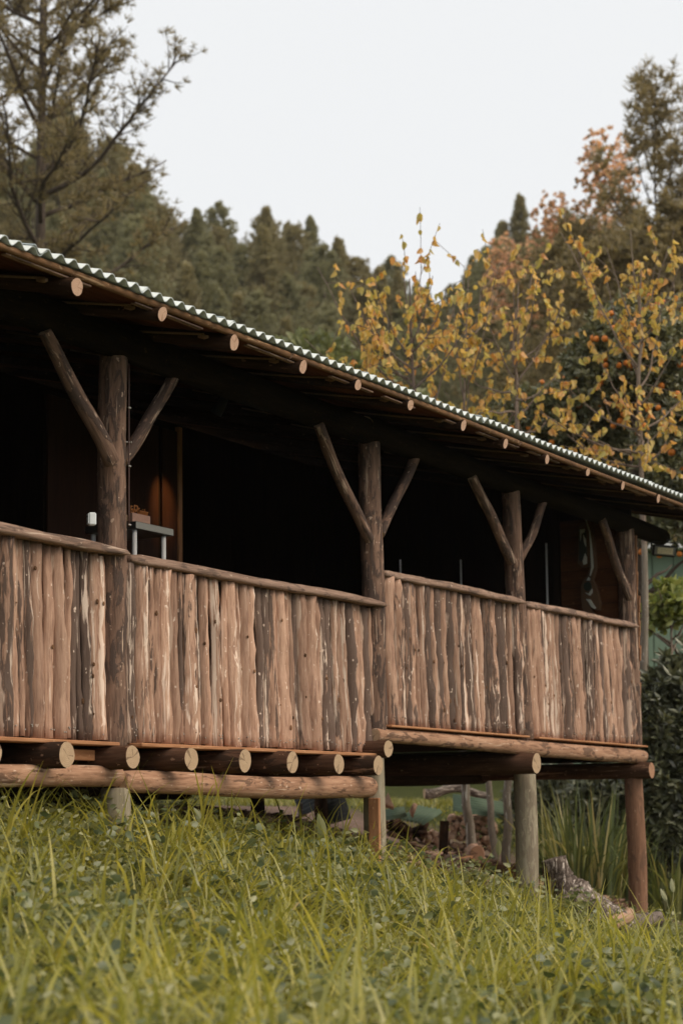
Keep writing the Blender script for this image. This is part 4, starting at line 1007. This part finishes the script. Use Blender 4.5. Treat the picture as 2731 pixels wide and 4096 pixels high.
# --- bushes
def bush(px, py, Z, rad, label, seed, n=1500, ll=.14, lw=.05):
    c = at(px, py, Z); g = gz(c[0], c[1]); o = empty('bush', (c[0], c[1], g), label, 'bush')
    top = c[2] + rad[2]; c = np.array([c[0], c[1], (top + g) / 2 - .1]); rad = (rad[0], rad[1], (top - g) / 2 + .1); M = T(c); me = leafy_data(seed, n, rad, M_BUSH, ll, lw, 8, .25, 16)
    obj('crown', me, M_BUSH, o, M)
    rng = np.random.default_rng(seed); mb = MB()
    for q in range(8):
        a_ = q * .785; P_, _ = curve_pts((.1 * math.cos(a_), .1 * math.sin(a_), g - c[2] - .2), (math.cos(a_) * .25, math.sin(a_) * .25, 1), max(.3, (c[2] - g)) * .8, 7, rng, .02, .05); mb.tube(P_, np.linspace(.02, .008, 7), 5)
    build('trunk', mb, M_BARK, o, M)
bush(1565, 1650, 21.0, (.66, .66, 1.05), 'large dark glossy bush filling the picture edge below the green shed', 61, 2600)
c = at(1540, 1405, 22.0); g = gz(c[0], c[1]); o = empty('leafy_shrub', (c[0], c[1], g), 'pale green leafy shrub reaching up in front of the green shed', 'shrub')
obj('crown', leafy_data(66, 170, (.34, .34, .42), M_SHRUBP, .13, .09, 4, .3, 9), M_SHRUBP, o, T(c))
mb = MB(); mb.tube([(0, 0, g - c[2] - .2), (.08, .05, (g - c[2]) * .5), (0, 0, .1)], [.035, .028, .01], 6)
for q in range(6):
    P_, _ = curve_pts((.03, .02, -.5 + q * .08), (math.cos(q * 2.3), math.sin(q * 2.3), .8), .6, 6, np.random.default_rng(q), .03, .12); mb.tube(P_, np.linspace(.014, .004, 6), 4)
build('trunk', mb, M_TWIG, o, T(c))
bush(1400, 1830, 24.0, (.75, .75, .62), 'dark bush behind the strap leaves under the far end of the deck', 62, 1500)
bush(1270, 1850, 25.0, (.7, .7, .60), 'dark bush behind the firewood stack and far stilt', 63, 1300)
bush(1510, 1860, 23.6, (.6, .6, .55), 'dark bush behind the reddish corner stilt', 64, 1200)
bush(1640, 1800, 23.0, (.9, .9, .9), 'dark bush cut off by the picture edge behind the second strap leaf clump', 65, 1500)

# --- strap-leaved clumps
def blades(P, hgt, wid, lean, az, bend, seg=5, curl=0.0):
    """arching blades: rings of two vertices narrowing to the tip"""
    n = len(P); t = np.linspace(0, 1, seg + 1)[None, :, None]
    d = np.stack([np.cos(az), np.sin(az), np.zeros(n)], -1)[:, None]; s = np.stack([-np.sin(az), np.cos(az), np.zeros(n)], -1)[:, None]
    h = hgt[:, None, None]; be = bend[:, None, None]; le = lean[:, None, None]
    ang = le + be * t * t
    # integrate direction
    tt = np.linspace(0, 1, seg + 1); a_ = lean[:, None] + bend[:, None] * tt[None] ** 1.5
    dz = np.cos(a_); dx = np.sin(a_)
    cz = np.concatenate([np.zeros((n, 1)), np.cumsum((dz[:, 1:] + dz[:, :-1]) / 2, 1)], 1) / seg; cx = np.concatenate([np.zeros((n, 1)), np.cumsum((dx[:, 1:] + dx[:, :-1]) / 2, 1)], 1) / seg
    C = P[:, None] + d * (cx[..., None] * h) + np.array([0, 0, 1]) * (cz[..., None] * h)
    wv = wid[:, None, None] * np.maximum(.06, (1 - t ** 2.2)) * (.7 + .3 * np.minimum(1, t * 4)) * .5
    nrm = np.stack([-dz * np.cos(az)[:, None], -dz * np.sin(az)[:, None], dx], -1)
    V = np.stack([C - s * wv, C + s * wv], 2)
    V = V.reshape(-1, 3)
    b = (np.arange(n) * (seg + 1) * 2)[:, None, None]; k_ = (np.arange(seg) * 2)[None, :, None]
    Q = (b + k_ + np.array([0, 1, 3, 2])[None, None]).reshape(-1, 4)
    return V, [Q]
def iris(px, py, Z, n, rad, hh, label, seed):
    c = at(px, py, Z); g = gz(c[0], c[1]); rng = np.random.default_rng(seed)
    o = empty('iris_clump', (c[0], c[1], g), label, 'plant')
    a_ = rng.uniform(0, 6.283, n); r_ = rad * np.sqrt(rng.random(n))
    P = np.stack([r_ * np.cos(a_), r_ * np.sin(a_), np.full(n, -.05)], -1)
    V, Pl = blades(P, hh * rng.uniform(.65, 1.1, n), rng.uniform(.022, .042, n), rng.uniform(.02, .35, n), a_ + rng.normal(size=n) * .6, rng.uniform(.0, 1.0, n) ** 2 * 2.4, 7)
    obj('leaves', mesh('leaves', V, Pl), M_IRIS, o, WM[o.name])
iris(1340, 2050, 20.3, 230, .42, 1.22, 'clump of long dark strap leaves under the far deck bay', 71)
iris(1420, 2040, 20.8, 160, .34, 1.05, 'clump of strap leaves just behind the reddish corner stilt', 72)
iris(1535, 2030, 20.6, 170, .36, .95, 'clump of strap leaves right of the reddish corner stilt', 73)
iris(1255, 1980, 21.5, 90, .3, .95, 'thin clump of strap leaves behind the far middle stilt', 74)

# ------------------------------------------------------------------ firewood, sheets, timber on the slope
def wedge_mesh(rng, n, r, L_):
    a = np.sort(rng.uniform(0, 2 * math.pi, n)) if n > 4 else np.linspace(0, 2 * math.pi, n + 1)[:-1] + rng.normal(size=n) * .2
    rr_ = r * rng.uniform(.75, 1.15, n); p = np.stack([rr_ * np.cos(a), rr_ * np.sin(a)], -1)
    V = np.concatenate([np.concatenate([p, np.zeros((n, 1))], 1), np.concatenate([p * .97, np.full((n, 1), L_)], 1)])
    j = np.arange(n); jn = (j + 1) % n
    return mesh('firewood_log', V, [np.stack([j, jn, n + jn, n + j], -1), np.array([j[::-1], n + j])], False, [0, 1])
wrng = np.random.default_rng(91)
WME = [wedge_mesh(wrng, k_, .037, .34) for k_ in (3, 4, 4, 5, 6, 3, 5)]
for me in WME: me.materials.append(M_CHOP); me.materials.append(M_ENDW)
WDK = [wedge_mesh(wrng, k_, .06, .36) for k_ in (3, 4, 5, 6)]
for me in WDK: me.name = 'dark_log'; me.materials.append(M_DARK); me.materials.append(M_JOIST)
ax = Vector((CAM.x - 10.5, CAM.y - 2.6, 0)).normalized()
for r_i in range(7):
    for c_i in range(13):
        px = 975 + c_i * 12.5 + (6 if r_i % 2 else 0) + wrng.uniform(-2, 2); py = 1952 - r_i * 12.5 + wrng.uniform(-2, 2)
        if r_i > 3 and c_i < 5: continue
        p = at(px, py, 21.9)
        q = Vector((ax.x + wrng.normal() * .06, ax.y + wrng.normal() * .06, wrng.normal() * .04)).to_track_quat('Z', 'Y')
        M = Matrix.Translation(Vector(p) - Vector((ax.x, ax.y, 0)) * (.3 + wrng.uniform(-.03, .03))) @ q.to_matrix().to_4x4() @ RZ(wrng.uniform(0, 6.28)) @ Matrix.Scale(wrng.uniform(1.25, 1.5), 4)
        o = obj('firewood_log', WME[int(wrng.integers(0, 7))], M_CHOP, None, M)
        tag(o, 'split firewood billet stacked under the green corrugated sheets', 'firewood', 'billets in the firewood stack')
for r_i in range(4):
    for c_i in range(7):
        px = 885 + c_i * 12 + wrng.uniform(-4, 4); py = 1950 - r_i * 13 + wrng.uniform(-4, 4)
        p = at(px, py, 21.6); q = Vector((ax.x + wrng.normal() * .35, ax.y + wrng.normal() * .35, wrng.normal() * .15)).to_track_quat('Z', 'Y')
        M = Matrix.Translation(Vector(p) - Vector((ax.x, ax.y, 0)) * .3) @ q.to_matrix().to_4x4() @ RZ(wrng.uniform(0, 6.28)) @ Matrix.Scale(wrng.uniform(.9, 1.3), 4)
        o = obj('dark_log', WDK[int(wrng.integers(0, 4))], M_DARK, None, M)
        tag(o, 'dark weathered billet tumbled in the heap below the lowest green sheet', 'firewood', 'dark billets in the tumbled heap')
def lay(name, me, m, p, d, roll, label, cat, up_=Vector((0, 0, 1))):
    """sheet whose local X runs along d"""
    d = Vector(d).normalized(); z = (up_ - up_.dot(d) * d).normalized(); y = z.cross(d)
    M = Matrix(((d.x, y.x, z.x, p[0]), (d.y, y.y, z.y, p[1]), (d.z, y.z, z.z, p[2]), (0, 0, 0, 1))) @ Matrix.Rotation(roll, 4, 'X')
    o = obj(name, me, m, None, M); return tag(o, label, cat)
bk = Vector((fh.x, fh.y, 0))
# sheets with corrugations running across the view
def lay2(p0, p1, wd, label, m=M_GSHEET, tilt=.35, nw=8):
    p0, p1 = Vector(p0), Vector(p1); d = (p1 - p0); me = corr('corrugated_sheet', nw, d.length, wd / nw, .022, .004, 2, 8); d.normalize()
    x = Vector((bk.x, bk.y, tilt)); x = (x - x.dot(d) * d).normalized(); z = x.cross(d)
    M = Matrix(((x.x, d.x, z.x, p0.x), (x.y, d.y, z.y, p0.y), (x.z, d.z, z.z, p0.z), (0, 0, 0, 1)))
    tag(obj('corrugated_sheet', me, m, None, M), label, 'roofing sheet')
lay2(at(885, 1880, 20.6), at(933, 1872, 20.6), .30, 'green corrugated sheet lying lowest, nearest the plank-braced stilt', tilt=.30, nw=4)
lay2(at(969, 1892, 21.2), at(1014, 1862, 21.3), .55, 'green corrugated sheet tilted up against the near end of the firewood stack', tilt=.36, nw=6)
lay2(at(1040, 1858, 21.4), at(1162, 1878, 21.4), .55, 'green corrugated sheet roofing the top of the firewood stack', tilt=.33, nw=6)
lay2(at(690, 1872, 19.5), at(760, 1838, 19.5), .7, 'black corrugated sheet leaning under the near deck bay', M_DSHEET, .4, 6)
lay2(at(735, 1895, 19.6), at(805, 1876, 19.6), .6, 'black corrugated sheet lying flat beside the leaning one', M_DSHEET, .5, 6)
def single_log(name, a, b, r0, r1, m, e, label, cat, rng=wrng, **kw):
    o = log(name, tuple(a), tuple(b), r0, r1, [m, e], None, rng, **kw); return tag(o, label, cat)
single_log('fallen_log', at(975, 1822, 22.4), at(1125, 1828, 22.6), .06, .045, M_GREY, M_END, 'pale lichen-covered log lying across the top of the firewood sheets', 'log', rough=.12, bend=.05)
single_log('log_round', at(1096, 1960, 19.6), at(1085, 1956, 20.0), .085, .085, M_CHOP, M_ENDR, 'sawn log round lying end-on before the firewood stack', 'log', k=14)
for px, py, lab in ((690, 1855, 'short pale stake before the leaning black sheet'), (742, 1850, 'short pale stake right of the first by the black sheets'), (1020, 1895, 'dark weathered stake in front of the firewood stack')):
    a_ = at(px - 3, py + 70 if px > 900 else py + 40, 19.3); b_ = at(px, py - (10 if px > 900 else 12), 19.3)
    o = plank('stake', a_, b_, .09 if px > 900 else .06, .09 if px > 900 else .05, M_DARK if px > 900 else M_GREY); tag(o, lab, 'stake')
for a_, b_, wy, wz, m, lab in ((at(935, 1975, 18.6), at(1005, 1958, 19.2), .12, .03, M_CHOP, 'split board lying nearest the plank-braced stilt'), (at(985, 2000, 18.2), at(1042, 1966, 19.0), .13, .03, M_GREY, 'grey board slanting down in the grass by the stake'), (at(1040, 1985, 18.6), at(1100, 1990, 18.6), .03, .10, M_STILTR, 'dark red board on edge below the log round'),
                               (at(1070, 1994, 18.0), at(1203, 2006, 17.6), .04, .13, M_STILTR, 'brown board on edge in the grass against the far middle stilt'), (at(955, 1950, 19.4), at(1000, 1945, 19.4), .10, .03, M_CHOP, 'short split board at the foot of the firewood stack'), (at(1040, 1975, 19.0), at(1080, 1968, 19.2), .06, .03, M_PLANK, 'small orange offcut before the log round')):
    o = plank('board_offcut', a_, b_, wy, wz, m); tag(o, lab, 'board')
for px, py, s, lab in ((955, 1865, .16, 'squarish wooden block on the low green sheet'), (893, 1845, .2, 'reddish wooden block beside the plank-braced stilt'), (1050, 1856, .15, 'wooden block wedged under the edge of the top firewood sheet')):
    me = wedge_mesh(wrng, 5, s * .5, s); me.name = 'wood_block'; p = at(px, py, 20.6 if px < 1000 else 21.9)
    q = Vector((-.8, -.5, .15)).to_track_quat('Z', 'Y').to_matrix().to_4x4()
    tag(obj('wood_block', me, [M_CHOP, M_CHOP], None, T(p) @ q @ RZ(s * 30)), lab, 'wood block')
def gnarled(name, pts, rads, label, cat, seed, m=M_GREY, k=14, am=.16):
    rng = np.random.default_rng(seed); pts = np.array(pts); n = len(pts); t_ = np.linspace(0, 1, n); tt = np.linspace(0, 1, n * 7)
    P = np.stack([np.interp(tt, t_, pts[:, i_]) for i_ in range(3)], -1); R = np.interp(tt, t_, rads)
    for _ in range(3): P[1:-1] = (P[:-2] + P[1:-1] * 2 + P[2:]) / 4
    mb = MB(); base = P[0].copy(); mb.tube(P - base, R, k, 0, True, 1)
    V = mb.V[0].reshape(len(P), k, 3); C = (P - base)[:, None]
    ph = rng.uniform(0, 6.28, 4); th = np.arange(k) * 2 * math.pi / k
    f = 1 + am * np.sin(2 * th[None] + ph[0] + tt[:, None] * 7) + am * .6 * np.sin(3 * th[None] + ph[1] - tt[:, None] * 15) + am * .35 * rng.normal(size=(len(P), k))
    mb.V[0] = (C + (V - C) * f[..., None]).reshape(-1, 3)
    d0 = Vector(pts[-1] - pts[0]); 
    return tag(build(name, mb, [m, M_GREY], None, T(base)), label, cat)
gnarled('driftwood_log', [at(1268, 1972, 16.4), at(1285, 2030, 16.4), at(1315, 2062, 16.3), at(1350, 2080, 16.2), at(1395, 2105, 16.1), at(1440, 2125, 16.0)], [.12, .13, .15, .15, .13, .09], 'gnarled grey dead log rearing up out of the grass before the corner stilt', 'log', 101)
gnarled('log_stub', [at(1300, 2085, 16.0), at(1330, 2068, 16.25), at(1345, 2062, 16.4)], [.11, .10, .09], 'stubby pale broken side branch on the gnarled dead log', 'log', 102)
gnarled('driftwood_log', [at(1330, 2128, 15.9), at(1400, 2118, 16.1), at(1460, 2118, 16.4), at(1510, 2112, 16.6)], [.065, .07, .08, .07], 'dark split log lying flat at the foot of the corner stilt', 'log', 103, M_GREY)
single_log('wood_chunk', at(1405, 2122, 15.85), at(1445, 2098, 16.05), .06, .055, M_CHOP, M_END, 'pale split wood chunk leaning on the gnarled dead log', 'log')
single_log('wood_chunk', at(1300, 2120, 15.8), at(1380, 2130, 15.9), .05, .05, M_CHOP, M_END, 'reddish split chunk half hidden in the grass below the gnarled log', 'log')

# ------------------------------------------------------------------ grass and weeds
grng = np.random.default_rng(123)
def scatter(n, zmin, zmax, wide=1.16, ybias=None):
    """random points on the slope in the wedge that the photograph shows, by distance"""
    Z = np.sqrt(grng.uniform(zmin ** 2, zmax ** 2, n)); u = grng.uniform(-1, 1, n) * wide * 1365.5 / 7450
    x = CAM.x + Z * (fh.x + u * rt.x); y = CAM.y + Z * (fh.y + u * rt.y)
    return x, y, Z
def field(x, y, f, s=0):
    return (np.sin(x * f + 1.7 * np.sin(y * f * .8 + s)) * np.sin(y * f * 1.13 + 1.3 * np.sin(x * f * .7 + s * 2)) + 1) / 2
def deck_ok(x, y):
    under = (x < 8.0) & (y > .35) & (y < 3.6)
    return ~under
# meadow grass
x, y, Z = scatter(52000, 4.0, 19)
ok = deck_ok(x, y) | (grng.random(len(x)) < .12)
ok &= ~((x < 9.5) & (x > 6) & (y > 1.0) & (grng.random(len(x)) < .8))
ok &= ~((x > 4.4) & (y > -1.2) & (y < 2.5) & (grng.random(len(x)) < .5))
x, y, Z = x[ok], y[ok], Z[ok]; n = len(x)
tf = field(x, y, 2.6) * .6 + field(x, y, 6.5, 1) * .4
hh = (.07 + .19 * tf * grng.uniform(.4, 1.25, n)) * np.where((x > 3.2) & (y > -1.6), .55, np.where((x > 1.2) & (y > -2.4), .8, 1.0)) * np.where(y > .5, .45, 1)
V, Pl = blades(np.stack([x, y, ground(x, y) - .02], -1), hh, grng.uniform(.0045, .0115, n), grng.uniform(.0, .75, n), grng.uniform(0, 6.283, n), grng.uniform(.2, 2.1, n), 4)
obj('grass', mesh('grass', V, Pl), M_GRASS)['kind'] = 'stuff'
# tall broad blades in tussocks
x0, y0, _ = scatter(1900, 4.1, 16.5); tk_ = field(x0, y0, 1.35, 5) + .25 * grng.random(len(x0)) > .33; x0, y0 = x0[tk_], y0[tk_]; x0, y0 = x0[deck_ok(x0, y0)], y0[deck_ok(x0, y0)]
rep = grng.integers(6, 18, len(x0)); x = np.repeat(x0, rep) + grng.normal(size=rep.sum()) * .07; y = np.repeat(y0, rep) + grng.normal(size=rep.sum()) * .07
keep = deck_ok(x, y); x, y = x[keep], y[keep]; n = len(x)
V, Pl = blades(np.stack([x, y, ground(x, y) - .02], -1), np.repeat(.55 + .85 * grng.random(len(x0)) ** 1.6, rep)[keep] * grng.uniform(.24, .55, n) * np.where((x > 3.4) & (y > -1.6), .55, 1.0), grng.uniform(.009, .021, n), grng.uniform(.1, .95, n), grng.uniform(0, 6.283, n), grng.uniform(.2, 2.3, n), 6)
obj('grass', mesh('grass', V, Pl), M_TALL)['kind'] = 'stuff'
# low broad-leaved weeds
x0, y0, Z0 = scatter(9500, 4.0, 18); f = field(x0, y0, 1.9, 3)
ok = deck_ok(x0, y0) & (f > .35); x0, y0 = x0[ok], y0[ok]; n = len(x0)
hgt = grng.uniform(.03, .22, n) ; per = 9
P = np.stack([x0, y0, ground(x0, y0)], -1); P = np.repeat(P, per, 0) + grng.normal(size=(n * per, 3)) * [.045, .045, 0] + np.stack([np.zeros(n * per), np.zeros(n * per), np.repeat(hgt, per) * grng.uniform(.3, 1.1, n * per)], -1)
a_ = grng.uniform(0, 6.283, n * per); D_ = np.stack([np.cos(a_), np.sin(a_), grng.uniform(-.1, .7, n * per)], -1)
ll = np.repeat(grng.uniform(.028, .062, n), per) * grng.uniform(.7, 1.2, n * per)
V, Pl = leaf_cards(P, D_, ll, ll * grng.uniform(.4, .75, n * per), grng, 0, .12)
obj('weeds', mesh('weeds', V, Pl), M_WEED)['kind'] = 'stuff'
# coarser round-leaved patches
x0, y0, Z0 = scatter(330, 4.2, 16); x0, y0 = x0[deck_ok(x0, y0)], y0[deck_ok(x0, y0)]; n = len(x0); per = 16
P = np.repeat(np.stack([x0, y0, ground(x0, y0)], -1), per, 0); nn = n * per
P = P + grng.normal(size=(nn, 3)) * [.085, .085, 0] + np.stack([np.zeros(nn), np.zeros(nn), grng.uniform(.05, .24, nn)], -1)
a_ = grng.uniform(0, 6.283, nn); D_ = np.stack([np.cos(a_), np.sin(a_), grng.uniform(-.45, .45, nn)], -1); ll = grng.uniform(.035, .066, nn)
V, Pl = leaf_cards(P, D_, ll, ll * grng.uniform(.6, .85, nn), grng, 0, .10)
obj('weeds', mesh('weeds', V, Pl), M_WEEDD)['kind'] = 'stuff'
# short lawn behind the lodge and round the trees
Z = np.sqrt(grng.uniform(17 ** 2, 44 ** 2, 26000)); u = grng.uniform(-1, 1, len(Z)) * 1.1 * 1365.5 / 7450
x = CAM.x + Z * (fh.x + u * rt.x); y = CAM.y + Z * (fh.y + u * rt.y)
ok = (y > 6.0) | (x > 12.0); x, y = x[ok], y[ok]; n = len(x)
V, Pl = blades(np.stack([x, y, ground(x, y) - .01], -1), grng.uniform(.05, .16, n), grng.uniform(.012, .03, n), grng.uniform(0, .6, n), grng.uniform(0, 6.28, n), grng.uniform(.2, 1.5, n), 3)
obj('lawn_grass', mesh('lawn_grass', V, Pl), M_GRASS)['kind'] = 'stuff'
# chips, bark and small offcuts strewn under the far bay and round the wood stack
n = 900; x = grng.uniform(4.2, 10.6, n); y = grng.uniform(.5, 2.6, n) + (x - 4.2) * .06; a_ = grng.uniform(0, 6.283, n)
ln = grng.uniform(.03, .16, n); wd = ln * grng.uniform(.15, .5, n); d = np.stack([np.cos(a_), np.sin(a_), grng.uniform(-.2, .35, n)], -1); s_ = np.stack([-np.sin(a_), np.cos(a_), grng.uniform(-.2, .2, n)], -1)
P = np.stack([x, y, ground(x, y) + .035], -1); hv = np.array([0, 0, .012])
V = np.stack([P - d * ln[:, None] - s_ * wd[:, None], P + d * ln[:, None] - s_ * wd[:, None], P + d * ln[:, None] + s_ * wd[:, None], P - d * ln[:, None] + s_ * wd[:, None]], 1)
V = np.concatenate([V - hv, V + hv], 1).reshape(-1, 3); b = np.arange(n)[:, None, None] * 8
Q = (b + np.array([[0, 1, 2, 3], [7, 6, 5, 4], [0, 4, 5, 1], [1, 5, 6, 2], [2, 6, 7, 3], [3, 7, 4, 0]])[None]).reshape(-1, 4)
obj('wood_litter', mesh('wood_litter', V, [Q]), leafmat('wood_chip', [(0, (.07, .04, .025)), (.5, (.22, .13, .085)), (1, (.46, .31, .21))], 0, .02))['kind'] = 'stuff'
# single broad leaves standing among the grass
for px, py, Z, s in ((745, 1925, 11.8, .16), (28, 1895, 10.0, .14), (470, 1895, 11.2, .12), (1545, 2050, 16.6, .13), (1530, 2070, 16.2, .12), (1145, 1965, 18.6, .16)):
    p = at(px, py, Z); g = gz(p[0], p[1]); mb = MB()
    h_ = np.array([(0, 0), (.12, .1), (.21, .32), (.19, .6), (.09, .85), (0, 1.0)]); Vl = []
    for q in (1, -1):
        for a_, b_ in h_: Vl.append((q * a_ * s, (0.45 * abs(a_) + .35 * b_ * b_) * s, b_ * s))
    j = np.arange(5); mb.add(Vl, [np.stack([j, j + 1, np.full(5, 0), ], -1)[1:], np.stack([6 + j + 1, 6 + j, np.full(5, 6)], -1)[1:]], 0, True)
    mb.tube([(0, 0, min(-.02, g - p[2])), (0, 0, s * .9)], .0025, 5)
    o = build('dock_plant', mb, M_WEED, None, T(p) @ RZ(-math.radians(30) + grng.normal() * .5) @ Matrix.Rotation(grng.uniform(-.5, .5), 4, 'Y') @ Matrix.Rotation(grng.uniform(-.1, .5), 4, 'X'))
    tag(o, 'broad ribbed leaf standing up out of the long grass', 'plant', 'broad leaves in the long grass')

# ------------------------------------------------------------------ the evening air
mb = MB(); mb.box((0, 0, 0), (1, 1, 1))
hm, ht = newmat('haze_air'); pv = ht.nodes.new('ShaderNodeVolumePrincipled'); hou = ht.nodes.new('ShaderNodeOutputMaterial')
pv.inputs['Color'].default_value = (.96, .93, .88, 1); pv.inputs['Density'].default_value = 0.00022; pv.inputs['Anisotropy'].default_value = 0.2
ht.links.new(pv.outputs[0], hou.inputs['Volume'])
hz = build('haze', mb, hm, None, T(0, 0, 23.5) @ Matrix.Diagonal((1500, 1500, 55, 1))); hz['kind'] = 'stuff'
print('TRIS', sum(len(m.loops) - 2 * len(m.polygons) for m in bpy.data.meshes), 'OBJ', len(bpy.data.objects))
